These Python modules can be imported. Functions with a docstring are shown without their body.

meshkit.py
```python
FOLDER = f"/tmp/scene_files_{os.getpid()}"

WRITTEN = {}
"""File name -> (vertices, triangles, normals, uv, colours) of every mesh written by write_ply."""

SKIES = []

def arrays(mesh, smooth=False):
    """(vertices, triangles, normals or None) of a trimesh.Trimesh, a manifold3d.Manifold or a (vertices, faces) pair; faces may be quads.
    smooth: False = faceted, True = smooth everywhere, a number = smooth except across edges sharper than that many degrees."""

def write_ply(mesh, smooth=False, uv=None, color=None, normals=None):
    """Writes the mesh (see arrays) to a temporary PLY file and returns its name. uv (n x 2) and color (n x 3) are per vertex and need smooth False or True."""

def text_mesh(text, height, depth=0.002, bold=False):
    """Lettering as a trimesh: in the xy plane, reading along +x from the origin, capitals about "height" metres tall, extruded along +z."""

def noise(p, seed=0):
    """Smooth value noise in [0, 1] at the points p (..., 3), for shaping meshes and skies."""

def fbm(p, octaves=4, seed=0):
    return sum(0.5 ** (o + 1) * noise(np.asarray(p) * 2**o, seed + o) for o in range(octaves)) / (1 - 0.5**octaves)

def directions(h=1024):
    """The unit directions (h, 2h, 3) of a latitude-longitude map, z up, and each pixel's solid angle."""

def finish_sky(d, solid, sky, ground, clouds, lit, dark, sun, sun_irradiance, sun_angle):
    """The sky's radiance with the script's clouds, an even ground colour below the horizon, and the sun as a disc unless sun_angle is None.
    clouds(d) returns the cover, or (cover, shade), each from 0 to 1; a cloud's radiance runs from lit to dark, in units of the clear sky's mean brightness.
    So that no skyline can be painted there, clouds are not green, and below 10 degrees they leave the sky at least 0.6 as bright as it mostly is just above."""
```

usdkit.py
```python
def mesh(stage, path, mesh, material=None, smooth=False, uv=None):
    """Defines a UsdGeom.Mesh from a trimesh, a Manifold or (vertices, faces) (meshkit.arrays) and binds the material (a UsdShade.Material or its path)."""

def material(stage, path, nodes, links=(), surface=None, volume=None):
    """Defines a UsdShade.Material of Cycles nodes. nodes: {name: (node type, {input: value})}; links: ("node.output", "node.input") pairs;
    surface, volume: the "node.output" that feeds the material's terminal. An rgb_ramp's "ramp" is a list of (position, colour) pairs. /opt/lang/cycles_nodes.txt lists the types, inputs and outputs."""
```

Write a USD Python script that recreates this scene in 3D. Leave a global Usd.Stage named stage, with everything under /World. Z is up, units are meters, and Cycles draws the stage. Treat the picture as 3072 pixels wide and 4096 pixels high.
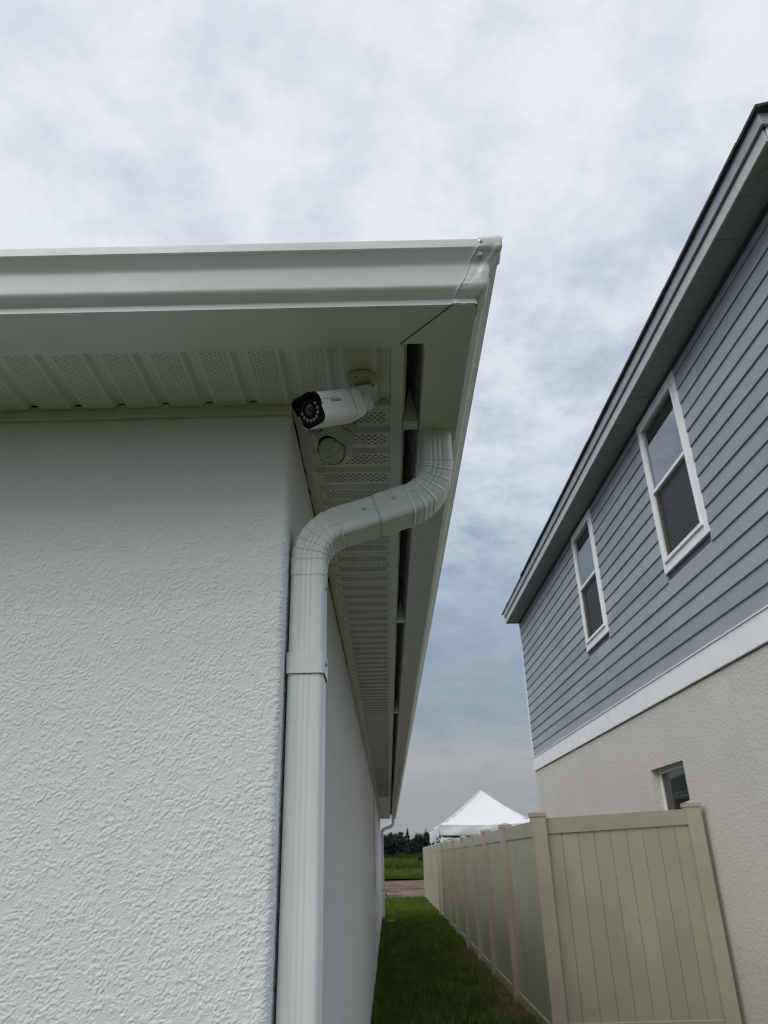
import math
import numpy as np
import trimesh
import usdkit
import meshkit
import manifold3d as m3
from pxr import Gf, Sdf, Usd, UsdGeom, UsdLux, UsdShade, Vt

stage = Usd.Stage.CreateInMemory()
UsdGeom.SetStageUpAxis(stage, UsdGeom.Tokens.z)
UsdGeom.SetStageMetersPerUnit(stage, 1.0)
UsdGeom.Xform.Define(stage, '/World')
UsdGeom.Scope.Define(stage, '/World/Looks')
EYE = 1.6                                   # the phone was held 1.6 m above the lawn; shapes below are written relative to that height

# ------------------------------------------------------------------ camera
F, PITCH, YAW, ROLL = 2908.0, math.radians(25.41), math.radians(.28), math.radians(-1.43)
cp, sp, cy, sy, cr_, sr_ = math.cos(PITCH), math.sin(PITCH), math.cos(YAW), math.sin(YAW), math.cos(ROLL), math.sin(ROLL)
FWD = np.array([sy * cp, cy * cp, sp])
r0 = np.array([cy, -sy, 0.0]); u0 = np.cross(r0, FWD)
RIGHT = cr_ * r0 + sr_ * u0
UP = -sr_ * r0 + cr_ * u0
cam = UsdGeom.Camera.Define(stage, '/World/camera')
M = Gf.Matrix4d(*[float(x) for x in (*RIGHT, 0, *UP, 0, *(-FWD), 0, 0, 0, EYE, 1)])
cam.AddTransformOp().Set(M)
cam.CreateFocalLengthAttr(6.9)
cam.CreateHorizontalApertureAttr(6.9 * 3072 / F)
cam.CreateVerticalApertureAttr(6.9 * 4096 / F)
cam.CreateClippingRangeAttr(Gf.Vec2f(0.02, 2000))
cam.CreateFStopAttr(2.3)
cam.CreateFocusDistanceAttr(1.55)
EXPOSURE = 0.24
cam.CreateExposureAttr(EXPOSURE)

# ------------------------------------------------------------------ sky and sun
SUN_AZ, SUN_EL = math.radians(224), math.radians(46)        # azimuth = atan2(x, y) of the direction towards the sun
SKY_STRENGTH = 0.10
K = 1.0 / SKY_STRENGTH
def C(*v): return tuple(K * .84 * x for x in v)
sky_mat = usdkit.material(stage, '/World/Looks/sky_look', {
    'g': ('texture_coordinate', {}),
    'sep': ('separate_xyz', {}),
    'zc': ('math', {'math_type': 'maximum', 'value2': 0.0}),
    'zd': ('math', {'math_type': 'add', 'value2': 0.22}),
    'sd': ('vector_math', {'math_type': 'dot_product', 'vector2': (math.sin(SUN_AZ), math.cos(SUN_AZ), 0.0)}),      # the overcast is brighter on the sun's side
    'sm': ('math', {'math_type': 'maximum', 'value2': 0.0}),
    'el': ('math', {'math_type': 'multiply_add', 'value2': 0.42}),
    'ux': ('math', {'math_type': 'divide'}),
    'uy': ('math', {'math_type': 'divide'}),
    'uv': ('combine_xyz', {'z': 12.4}),
    'n1': ('noise_texture', {'scale': 2.3, 'detail': 11.0, 'roughness': 0.63, 'distortion': 0.1}),
    'n2': ('noise_texture', {'scale': 7.0, 'detail': 10.0, 'roughness': 0.64, 'distortion': 0.05}),
    'nm': ('mix_float', {'fac': 0.5}),
    'nr': ('rgb_ramp', {'ramp': [(0.39, (0, 0, 0)), (0.475, (.5, .5, .5)), (0.56, (1, 1, 1))]}),
    'dark': ('rgb_ramp', {'ramp': [(0.0, C(.30, .33, .36)), (.06, C(.31, .34, .37)), (.10, C(.35, .37, .385)), (.155, C(.265, .33, .395)), (.24, C(.265, .345, .45)), (.40, C(.34, .43, .55)), (.60, C(.50, .585, .69)), (.80, C(.625, .685, .78)), (1, C(.675, .725, .81))]}),
    'lite': ('rgb_ramp', {'ramp': [(0.0, C(.33, .35, .375)), (.06, C(.34, .36, .385)), (.11, C(.41, .42, .425)), (.17, C(.31, .37, .43)), (.28, C(.36, .45, .56)), (.42, C(.62, .70, .79)), (.60, C(.80, .845, .91)), (.80, C(.84, .875, .93)), (1, C(.86, .89, .94))]}),
    'cl': ('mix_color', {}),
    'sky': ('sky_texture', {'sky_type': 'single_scattering', 'sun_disc': False, 'sun_elevation': SUN_EL, 'sun_rotation': SUN_AZ}),
    'mx': ('mix_color', {'fac': 0.965, 'use_clamp': False}),
    'bg': ('background_shader', {'strength': SKY_STRENGTH}),
}, [('g.generated', 'sep.vector'), ('sep.z', 'zc.value1'), ('zc.value', 'zd.value1'), ('sep.x', 'ux.value1'), ('zd.value', 'ux.value2'),
    ('sep.y', 'uy.value1'), ('zd.value', 'uy.value2'), ('ux.value', 'uv.x'), ('uy.value', 'uv.y'), ('uv.vector', 'n1.vector'), ('uv.vector', 'n2.vector'),
    ('n1.fac', 'nm.a'), ('n2.fac', 'nm.b'), ('nm.result', 'nr.fac'), ('g.generated', 'sd.vector1'), ('sd.value', 'sm.value1'), ('sm.value', 'el.value1'), ('zc.value', 'el.value3'), ('el.value', 'dark.fac'), ('el.value', 'lite.fac'),
    ('nr.color', 'cl.fac'), ('dark.color', 'cl.a'), ('lite.color', 'cl.b'), ('sky.color', 'mx.a'), ('cl.result', 'mx.b'), ('mx.result', 'bg.color')],
    surface='bg.background')
dome = UsdLux.DomeLight.Define(stage, '/World/sky')
UsdShade.MaterialBindingAPI.Apply(dome.GetPrim()).Bind(sky_mat)
dome.GetPrim().SetCustomDataByKey('kind', 'structure')
sun = UsdLux.DistantLight.Define(stage, '/World/sun')
sun.CreateNormalizeAttr(True)
sun.CreateIntensityAttr(0.40)
sun.CreateAngleAttr(46.0)
sun.CreateColorAttr(Gf.Vec3f(1.0, 0.97, 0.93))
sun.AddRotateXYZOp().Set(Gf.Vec3f(90 - math.degrees(SUN_EL), 0, 180 - math.degrees(SUN_AZ)))

# ------------------------------------------------------------------ helpers
rng = np.random.default_rng(7)
used, origin = {}, {'/World': np.zeros(3)}
def numbered(path):
    n = used.get(path, 0); used[path] = n + 1
    return path if n == 0 else f'{path}_{n:03d}'
def tag(p, label=None, cat=None, group=None, kind=None):
    p = p.GetPrim() if hasattr(p, 'GetPrim') else p
    for k, v in (('label', label), ('category', cat), ('group', group), ('kind', kind)):
        if v: p.SetCustomDataByKey(k, v)
    return p
def path_of(parent): return '/World' if parent is None else str(parent.GetPath())
def thing(name, label, cat, loc, group=None, kind=None):
    path = numbered('/World/' + name)
    x = UsdGeom.Xform.Define(stage, path)
    at = np.array([loc[0], loc[1], loc[2] + EYE], float)
    x.AddTranslateOp().Set(Gf.Vec3d(*at)); origin[path] = at
    return tag(x, label, cat, group, kind)
def part(name, parent):
    path = numbered(path_of(parent) + '/' + name)
    x = UsdGeom.Xform.Define(stage, path); origin[path] = origin[path_of(parent)]
    return x.GetPrim()
def tm(m):
    if isinstance(m, (list, tuple)) and len(m) and not isinstance(m[0], np.ndarray):
        m = trimesh.util.concatenate([tm(x) for x in m])
    if hasattr(m, 'to_mesh'):
        q = m.to_mesh(); m = trimesh.Trimesh(q.vert_properties[:, :3], q.tri_verts, process=False)
    if isinstance(m, (list, tuple)):
        m = trimesh.Trimesh(m[0], m[1], process=False)
    return m
def obj(name, mesh, mat, parent=None, smooth=False, **kw):
    mesh = tm(mesh).copy()
    path = numbered(path_of(parent) + '/' + name)
    mesh.vertices = mesh.vertices + np.array([0, 0, EYE]) - origin[path_of(parent)]
    origin[path] = origin[path_of(parent)]
    p = usdkit.mesh(stage, path, mesh, mat, smooth).GetPrim()
    return tag(p, **kw)
BOXF = np.array([[0, 1, 3], [0, 3, 2], [4, 6, 7], [4, 7, 5], [0, 4, 5], [0, 5, 1], [2, 3, 7], [2, 7, 6], [0, 2, 6], [0, 6, 4], [1, 5, 7], [1, 7, 3]])
def box(x0, x1, y0, y1, z0, z1):
    v = np.array([[x, y, z] for x in (x0, x1) for y in (y0, y1) for z in (z0, z1)], float)
    return trimesh.Trimesh(v, BOXF, process=False)
def cbox(x0, x1, y0, y1, z0, z1, c=.004):
    lo, hi = np.array([x0, y0, z0]), np.array([x1, y1, z1]); p = []
    c = min(c, .45 * min(hi - lo))
    for i in range(8):
        s = np.array([(i >> k) & 1 for k in range(3)])
        for k in range(3):
            q = np.where(s == 1, hi - c, lo + c).astype(float); q[k] = hi[k] if s[k] else lo[k]; p.append(q)
    return tm(m3.Manifold.hull_points(np.array(p)))
def hull(pts): return tm(m3.Manifold.hull_points(np.asarray(pts, float)))
def loft(sections, closed=True, caps=False):
    """Quads between successive rings of equal length."""
    s = np.asarray(sections, float); n, k = s.shape[:2]
    i, j = np.meshgrid(np.arange(n - 1), np.arange(k if closed else k - 1), indexing='ij')
    j2 = (j + 1) % k
    a, b, c, d = i * k + j, i * k + j2, (i + 1) * k + j2, (i + 1) * k + j
    f = np.concatenate([np.stack([a, b, c], -1).reshape(-1, 3), np.stack([a, c, d], -1).reshape(-1, 3)])
    v = s.reshape(-1, 3)
    if caps:
        v = np.vstack([v, s[0].mean(0), s[-1].mean(0)]); m = len(v)
        e = np.arange(k); e2 = (e + 1) % k
        f = np.vstack([f, np.stack([np.full(k, m - 2), e2, e], -1), np.stack([np.full(k, m - 1), e + (n - 1) * k, e2 + (n - 1) * k], -1)])
    return trimesh.Trimesh(v, f, process=False)
def tube(points, radius, sides=10, caps=True):
    p = np.asarray(points, float); t = np.gradient(p, axis=0); t /= np.linalg.norm(t, axis=1, keepdims=True)
    a = np.cross(t[0], [0, 0, 1.0] if abs(t[0][2]) < .9 else [1.0, 0, 0]); rings = []
    rad = np.broadcast_to(radius, (len(p),)); ang = np.arange(sides) * 2 * np.pi / sides
    for k in range(len(p)):
        a = a - t[k] * (a @ t[k]); a /= np.linalg.norm(a); b = np.cross(t[k], a)
        rings.append(p[k] + rad[k] * (np.cos(ang)[:, None] * a + np.sin(ang)[:, None] * b))
    return loft(rings, True, caps)
def frame_mesh(m, o, X, Y, Z):
    """A mesh given in its own axes, placed with those axes at o."""
    m = tm(m).copy(); m.vertices = np.asarray(o) + m.vertices @ np.array([X, Y, Z]); return m
def revolve(profile, o, X, Y, Z, n=40):
    pr = np.asarray(profile, float); a = np.arange(n) * 2 * np.pi / n
    rings = [np.stack([rr * np.cos(a), rr * np.sin(a), np.full(n, z)], -1) for rr, z in pr]
    return frame_mesh(loft(rings, True, True), o, X, Y, Z)
def ex(poly_pts, axis, a, b):
    """A 2-D outline (shapely-free, convex or not) pushed along an axis from a to b. axis 'x': outline is (y, z); 'y': (x, z); 'z': (x, y)."""
    cs = m3.CrossSection([np.asarray(poly_pts, float)], m3.FillRule.NonZero)
    m = tm(m3.Manifold.extrude(cs, b - a)); v = m.vertices.copy(); w = v[:, 2] + a
    m.vertices = {'x': np.stack([w, v[:, 0], v[:, 1]], -1), 'y': np.stack([v[:, 0], w, v[:, 1]], -1), 'z': np.stack([v[:, 0], v[:, 1], w], -1)}[axis]
    if axis == 'y': m.invert()
    return m
E1, E2, E3 = np.eye(3)
def glass_sheet(x, y0, y1, z0, z1, side=-1):
    v = [(x, y0, z0), (x, y0, z1), (x, y1, z1), (x, y1, z0)]
    f = [[0, 1, 2], [0, 2, 3]] if side < 0 else [[0, 2, 1], [0, 3, 2]]
    m = trimesh.Trimesh(v, f, process=False)
    assert m.face_normals[0][0] * side > 0
    return m

# ------------------------------------------------------------------ materials
def L(name): return '/World/Looks/' + name
def plain(name, col, rough=.5, spec=.5, vary=.06, scale=3.0, bump=0.0, bscale=200.0, metallic=0.0, coat=0.0, rnd=0.0):
    lo = tuple(c * (1 - vary) for c in col); hi = tuple(min(1, c * (1 + vary)) for c in col)
    nodes = {'g': ('geometry', {}), 'n': ('noise_texture', {'scale': scale, 'detail': 5.0, 'roughness': .6}), 'r': ('rgb_ramp', {'ramp': [(.3, lo), (.7, hi)]}),
             'p': ('principled_bsdf', {'roughness': rough, 'specular_ior_level': spec, 'metallic': metallic, 'coat_weight': coat})}
    links = [('g.position', 'n.vector'), ('n.fac', 'r.fac'), ('r.color', 'p.base_color')]
    if rnd:                                  # pieces differ a little from one another
        nodes['o'] = ('object_info', {}); nodes['rr'] = ('rgb_ramp', {'ramp': [(0, (1 - rnd,) * 3), (1, (1 + rnd,) * 3)]}); nodes['mu'] = ('mix_color', {'blend_type': 'multiply', 'fac': 1.0, 'use_clamp': False})
        links = [('g.position', 'n.vector'), ('n.fac', 'r.fac'), ('r.color', 'mu.a'), ('o.random', 'rr.fac'), ('rr.color', 'mu.b'), ('mu.result', 'p.base_color')]
    if bump:
        nodes['n2'] = ('noise_texture', {'scale': bscale, 'detail': 4.0}); nodes['b'] = ('bump', {'strength': 1.0, 'distance': bump})
        links += [('g.position', 'n2.vector'), ('n2.fac', 'b.height'), ('b.normal', 'p.normal')]
    return usdkit.material(stage, L(name), nodes, links, surface='p.BSDF')

def stucco(name, col, rot, dist, clump=34.0, fine=170.0, vary=.035, cover=(.40, .60)):
    return usdkit.material(stage, L(name), {
        'g': ('geometry', {}),
        'm': ('mapping', {'rotation': rot, 'scale': (1.0, 1.0, 1.5)}),
        'c': ('noise_texture', {'scale': clump, 'detail': 4.0, 'roughness': .55, 'distortion': .5}),
        'cr': ('rgb_ramp', {'ramp': [(cover[0], (.12, .12, .12)), (cover[1], (1, 1, 1))]}),
        'f': ('noise_texture', {'scale': fine, 'detail': 5.0, 'roughness': .62, 'distortion': .3}),
        'fr': ('rgb_ramp', {'ramp': [(.36, (0, 0, 0)), (.64, (1, 1, 1))]}),
        'h': ('math', {'math_type': 'multiply'}),
        'big': ('noise_texture', {'scale': 1.3, 'detail': 5.0}),
        'col': ('rgb_ramp', {'ramp': [(.3, tuple(c * (1 - vary) for c in col)), (.7, tuple(c * (1 + vary) for c in col))]}),
        'spk': ('noise_texture', {'scale': 46.0, 'detail': 1.0}),
        'spr': ('rgb_ramp', {'ramp': [(.17, (.25, .24, .22)), (.195, (1, 1, 1))]}),
        'mul': ('mix_color', {'blend_type': 'multiply', 'fac': 1.0}),
        'b': ('bump', {'strength': 1.0, 'distance': dist}),
        'p': ('principled_bsdf', {'roughness': .82, 'specular_ior_level': .25}),
    }, [('g.position', 'm.vector'), ('m.vector', 'c.vector'), ('m.vector', 'f.vector'), ('c.fac', 'cr.fac'), ('f.fac', 'fr.fac'), ('cr.color', 'h.value1'), ('fr.color', 'h.value2'),
        ('g.position', 'big.vector'), ('big.fac', 'col.fac'), ('g.position', 'spk.vector'), ('spk.fac', 'spr.fac'), ('col.color', 'mul.a'), ('spr.color', 'mul.b'),
        ('mul.result', 'p.base_color'), ('h.value', 'b.height'), ('b.normal', 'p.normal')], surface='p.BSDF')

WALLN = plain('white_stucco_near', (.75, .76, .745), .85, .2, .03, 2.5, .0017, 400)
WALL = stucco('white_stucco', (.75, .76, .745), (0, .22, 0), .0036, clump=40.0, fine=110.0, cover=(.20, .42))
BEIGE = plain('beige_stucco', (.535, .505, .46), .85, .2, .04, 1.3, .0075, 36)
ALU = plain('painted_gutter', (.64, .655, .63), .34, .5, .05, 5, .0022, 7)
PIPE = plain('painted_downspout', (.69, .71, .69), .34, .5, .025, 5, .00015, 60)
SOFFIT = plain('soffit_vinyl', (.68, .675, .655), .5, .4, .05, 8)
TRIM = plain('soffit_trim', (.66, .66, .64), .55, .4, .06, 9, .0004, 120)
DARKHOLE = plain('dark_opening', (.012, .012, .010), .9, .1)
STEEL = plain('screw_metal', (.52, .53, .51), .35, .5, .1, 80, metallic=.6)
WHITEPL = plain('white_plastic', (.74, .735, .72), .42, .5, .015, 20)
CREAMPL = plain('cream_plastic', (.50, .50, .455), .5, .4, .03, 20)
BLACKPL = plain('black_plastic', (.004, .004, .005), .5, .10, .1, 30)
LENS = plain('lens_glass', (.018, .021, .026), .25, .4, .1, 30)
LED = plain('led_lens', (.15, .145, .14), .35, .4, .05, 40, coat=.5)
INK = plain('print_ink', (.03, .03, .03), .6, .3)
SIDING = plain('blue_grey_siding', (.254, .284, .315), .62, .35, .07, 1.4, .0012, 34, rnd=.10)
WHITETRIM = plain('white_house_trim', (.74, .76, .75), .55, .4, .04, 4)
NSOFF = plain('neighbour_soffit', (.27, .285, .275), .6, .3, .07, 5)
FASCIA_G = plain('grey_fascia', (.27, .295, .31), .4, .5, .05, 3)
SHINGLE = plain('dark_shingle', (.045, .048, .048), .9, .2, .4, 18, .002, 90)
ROOF = plain('grey_roof', (.10, .10, .10), .9, .2, .3, 12, .003, 60)
VINYL = plain('beige_vinyl', (.350, .326, .248), .28, .4, .09, 2.2, rnd=.05)
SCREEN_FRAME = plain('screen_frame', (.16, .155, .14), .5, .4)
BLIND = plain('blind_slat', (.78, .80, .80), .5, .4, .04, 10)
ROOM = plain('dark_room', (.10, .11, .11), .9, .1)
RUBBER = plain('hose_rubber', (.05, .055, .05), .55, .4)
BRASS = plain('brass', (.45, .36, .20), .4, .5, .15, 60, metallic=.7)
BARK = plain('bark', (.10, .075, .055), .9, .2, .3, 8, .01, 30)
CONCRETE = plain('splash_block', (.48, .47, .44), .85, .2, .1, 20)
CANVAS = plain('tent_canvas', (.66, .68, .69), .7, .3, .02, 3)
DARKMETAL = plain('dark_frame_metal', (.03, .03, .032), .5, .4)

def mk_glass(name, tint=(.75, .82, .82), ior=1.6):
    return usdkit.material(stage, L(name), {'f': ('fresnel', {'IOR': ior}), 't': ('transparent_bsdf', {'color': tint}), 's': ('glossy_bsdf', {'color': (.95, .97, 1), 'roughness': .015}), 'm': ('mix_closure', {})},
                            [('f.fac', 'm.fac'), ('t.BSDF', 'm.closure1'), ('s.BSDF', 'm.closure2')], surface='m.closure')
GLASS = mk_glass('window_glass', (.68, .80, .74), ior=1.75)
GLASS_UP = mk_glass('coated_window_glass', (.86, .93, .95), ior=3.8)
SCREENM = usdkit.material(stage, L('insect_screen'), {'t': ('transparent_bsdf', {'color': (1, 1, 1)}), 'd': ('diffuse_bsdf', {'color': (.05, .05, .05)}), 'm': ('mix_closure', {'fac': .62})},
                          [('t.BSDF', 'm.closure1'), ('d.BSDF', 'm.closure2')], surface='m.closure')
def leafy(name, a, b, trans=.25, scale=2.0):
    return usdkit.material(stage, L(name), {'g': ('geometry', {}), 'n': ('noise_texture', {'scale': scale, 'detail': 4.0}), 'o': ('object_info', {}), 'mx': ('math', {'math_type': 'multiply_add', 'value2': .45, 'value3': 0.0}),
        'ad': ('math', {'math_type': 'add'}), 'r': ('rgb_ramp', {'ramp': [(.35, a), (.95, b)]}), 'd': ('diffuse_bsdf', {'roughness': .3}), 't': ('translucent_bsdf', {}), 'm': ('mix_closure', {'fac': trans})},
        [('g.position', 'n.vector'), ('o.random', 'mx.value1'), ('n.fac', 'ad.value1'), ('mx.value', 'ad.value2'), ('ad.value', 'r.fac'), ('r.color', 'd.color'), ('r.color', 't.color'), ('d.BSDF', 'm.closure1'), ('t.BSDF', 'm.closure2')], surface='m.closure')
GRASS = leafy('grass_blade', (.030, .056, .008), (.140, .190, .034), .3, 5.0)
WEED = leafy('weed_blade', (.060, .10, .022), (.15, .20, .05), .3, 3.0)
DRYGRASS = leafy('dry_grass', (.13, .10, .05), (.24, .19, .10), .2)
FIELDG = leafy('field_grass', (.045, .075, .016), (.11, .14, .035), .2, .3)
PINE = leafy('hazed_pine_foliage', (.020, .033, .028), (.038, .056, .044), .1, .25)  # foliage green lightened with distance haze mixed into the colour
BUSH = leafy('bush_foliage', (.020, .036, .008), (.060, .088, .022), .2, .5)
GROUND = usdkit.material(stage, L('lawn_ground'), {'g': ('geometry', {}), 'n': ('noise_texture', {'scale': .8, 'detail': 8.0, 'roughness': .65}), 'n2': ('noise_texture', {'scale': 14.0, 'detail': 6.0}), 'mx': ('mix_float', {'fac': .45}),
    'r': ('rgb_ramp', {'ramp': [(.36, (.055, .042, .024)), (.46, (.034, .044, .012)), (.62, (.060, .080, .020))]}), 'b': ('bump', {'distance': .03}), 'p': ('principled_bsdf', {'roughness': .95, 'specular_ior_level': .1})},
    [('g.position', 'n.vector'), ('g.position', 'n2.vector'), ('n.fac', 'mx.a'), ('n2.fac', 'mx.b'), ('mx.result', 'r.fac'), ('r.color', 'p.base_color'), ('n2.fac', 'b.height'), ('b.normal', 'p.normal')], surface='p.BSDF')
SOIL = plain('bare_soil', (.085, .052, .030), .95, .1, .4, 12, .02, 25)
DIRT = usdkit.material(stage, L('dirt_road'), {'g': ('geometry', {}), 'mp': ('mapping', {'scale': (.5, .35, 1)}), 'n': ('noise_texture', {'scale': 1.1, 'detail': 8.0, 'roughness': .7}), 'r': ('rgb_ramp', {'ramp': [(.40, (.06, .038, .029)), (.5, (.135, .09, .070)), (.60, (.21, .155, .125))]}),
    'n2': ('noise_texture', {'scale': 3.0, 'detail': 6.0}), 'b': ('bump', {'distance': .08}), 'p': ('principled_bsdf', {'roughness': .95, 'specular_ior_level': .1})},
    [('g.position', 'mp.vector'), ('mp.vector', 'n.vector'), ('n.fac', 'r.fac'), ('r.color', 'p.base_color'), ('g.position', 'n2.vector'), ('n2.fac', 'b.height'), ('b.normal', 'p.normal')], surface='p.BSDF')
WATER = plain('puddle_water', (.05, .055, .055), .04, .8, .1, 2)

GZ = -1.6
# ------------------------------------------------------------------ ground
def sheet(x0, x1, y0, y1, z, nx=2, ny=2, amp=0.0, freq=.2, seed=1):
    xs, ys = np.linspace(x0, x1, nx), np.linspace(y0, y1, ny); X, Y = np.meshgrid(xs, ys, indexing='ij')
    Z = np.full_like(X, z)
    if amp: Z += amp * (meshkit.fbm(np.stack([X * freq, Y * freq, np.zeros_like(X)], -1), 4, seed) - .5)
    v = np.stack([X, Y, Z], -1).reshape(-1, 3); i, j = np.meshgrid(np.arange(nx - 1), np.arange(ny - 1), indexing='ij'); a = i * ny + j
    f = np.concatenate([np.stack([a, a + ny, a + ny + 1], -1).reshape(-1, 3), np.stack([a, a + ny + 1, a + 1], -1).reshape(-1, 3)])
    return trimesh.Trimesh(v, f, process=False)
obj('ground', sheet(-700, 700, -300, 1100, GZ - .03), GROUND, kind='structure')
obj('lawn', sheet(-.21, 1.56, -4, 34.3, GZ, 16, 300, .06, 1.3), GROUND, smooth=True, kind='structure')
obj('front_yard', sheet(-30, 30, -30, 1.4, GZ - .02, 2, 2), GROUND, kind='structure')
obj('soil_strip', sheet(1.12, 1.60, 7.6, 20, GZ + .012, 8, 120, .05, 2.4, 5), SOIL, smooth=True, kind='structure')
obj('dirt_road', sheet(-120, 120, 34.6, 62, GZ - .012, 120, 30, .10, .5, 3), DIRT, smooth=True, kind='structure')
obj('field', sheet(-200, 200, 62, 420, GZ + .05, 100, 120, .8, .06, 4), FIELDG, smooth=True, kind='structure')

# ------------------------------------------------------------------ the near house
WX, WY, ZS = -.2145, 1.5, 1.0            # side wall plane, front wall plane, soffit height
FAR = 22.2
house = thing('white_house', 'white single storey house with rough stucco walls, perforated soffit and white gutter on the left', 'house', (-4, 10, GZ))
# walls with a rounded corner; a recessed window opening in the side wall
cr = .014
arc = [(WX - cr + cr * math.cos(t), WY + cr - cr * math.sin(t)) for t in np.linspace(0, math.pi / 2, 7)]
outline = [(WX, FAR)] + arc + [(-9, WY), (-9, FAR)]
wall = m3.Manifold.extrude(m3.CrossSection([np.array(outline)[::-1]], m3.FillRule.NonZero), 1.02 - GZ + .3).translate((0, 0, GZ - .3))
wall = wall - m3.Manifold.cube((.11, 1.1, 1.45)).translate((WX - .10, 11.75, -.55))
obj('wall', tm(wall), WALL, house, smooth=35)
def near_wall():
    """The plaster that the camera stands in front of: knockdown texture as real relief, carried round the corner."""
    xf = np.arange(-1.10, WX - cr, .0017)
    side = [0.0]; st = .0019
    while side[-1] < .75: side.append(side[-1] + st); st = min(.008, st * 1.012)
    side = np.array(side)
    aa = np.linspace(0, math.pi / 2, 9)[1:-1]
    P = np.concatenate([np.stack([xf, np.full(len(xf), WY)], -1), np.stack([WX - cr + cr * np.sin(aa), WY + cr - cr * np.cos(aa)], -1), np.stack([np.full(len(side), WX), WY + cr + side], -1)])
    N = np.concatenate([np.tile([0, -1.0], (len(xf), 1)), np.stack([np.sin(aa), -np.cos(aa)], -1), np.tile([1.0, 0], (len(side), 1))])
    u = np.r_[0, np.cumsum(np.linalg.norm(np.diff(P, axis=0), axis=1))]
    z = np.arange(-.52, 1.012, .00175)
    U, Z = np.meshgrid(u, z, indexing='ij')
    ur, zr_ = U + .20 * Z, Z * 1.12 - .08 * U
    p3 = np.stack([ur, zr_, 0 * U], -1)
    n = lambda f, o, sd: meshkit.fbm(p3 * f, o, sd)
    clump = np.clip((n(58, 3, 2) - .30) / .20, 0, 1)
    crumb = np.clip((n(235, 2, 5) - .42) / .14, 0, 1)
    grain = n(330, 1, 8) - .5
    h = .0013 * clump * crumb + .0011 * (.35 + .65 * clump) * grain + .0010 * (n(5, 2, 4) - .5)
    edge = np.clip((1.005 - Z) / .05, .15, 1); h *= edge
    V = np.empty(U.shape + (3,)); V[..., 0] = P[:, None, 0] + N[:, None, 0] * (h + .0012); V[..., 1] = P[:, None, 1] + N[:, None, 1] * (h + .0012); V[..., 2] = Z
    return loft(V, False)
obj('plaster', near_wall(), WALLN, house, smooth=True)
w = part('window', house)
obj('frame', [box(WX - .098, WX - .062, 11.76, 12.84, -.54, -.49), box(WX - .098, WX - .062, 11.76, 12.84, .84, .89), box(WX - .098, WX - .062, 11.76, 11.81, -.488, .838), box(WX - .098, WX - .062, 12.79, 12.84, -.488, .838)], WHITETRIM, w)
obj('pane', glass_sheet(WX - .082, 11.81, 12.79, -.49, .84, 1), GLASS, w)
for zz, hh, nm in ((-.797, .10, 'dryer_vent'), (-1.05, .11, 'outlet_box')):
    yy = 12.1 if nm == 'dryer_vent' else 12.8
    obj(nm, [cbox(WX - .002, WX + .012, yy - .07, yy + .07, zz - hh / 2, zz + hh / 2, .003), hull([(WX + .01, yy - .06, zz + .045), (WX + .01, yy + .06, zz + .045), (WX + .05, yy - .06, zz - .02), (WX + .05, yy + .06, zz - .02), (WX + .01, yy - .06, zz - .045), (WX + .01, yy + .06, zz - .045), (WX + .045, yy + .06, zz - .045), (WX + .045, yy - .06, zz - .045)])], WHITEPL, house)
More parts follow.
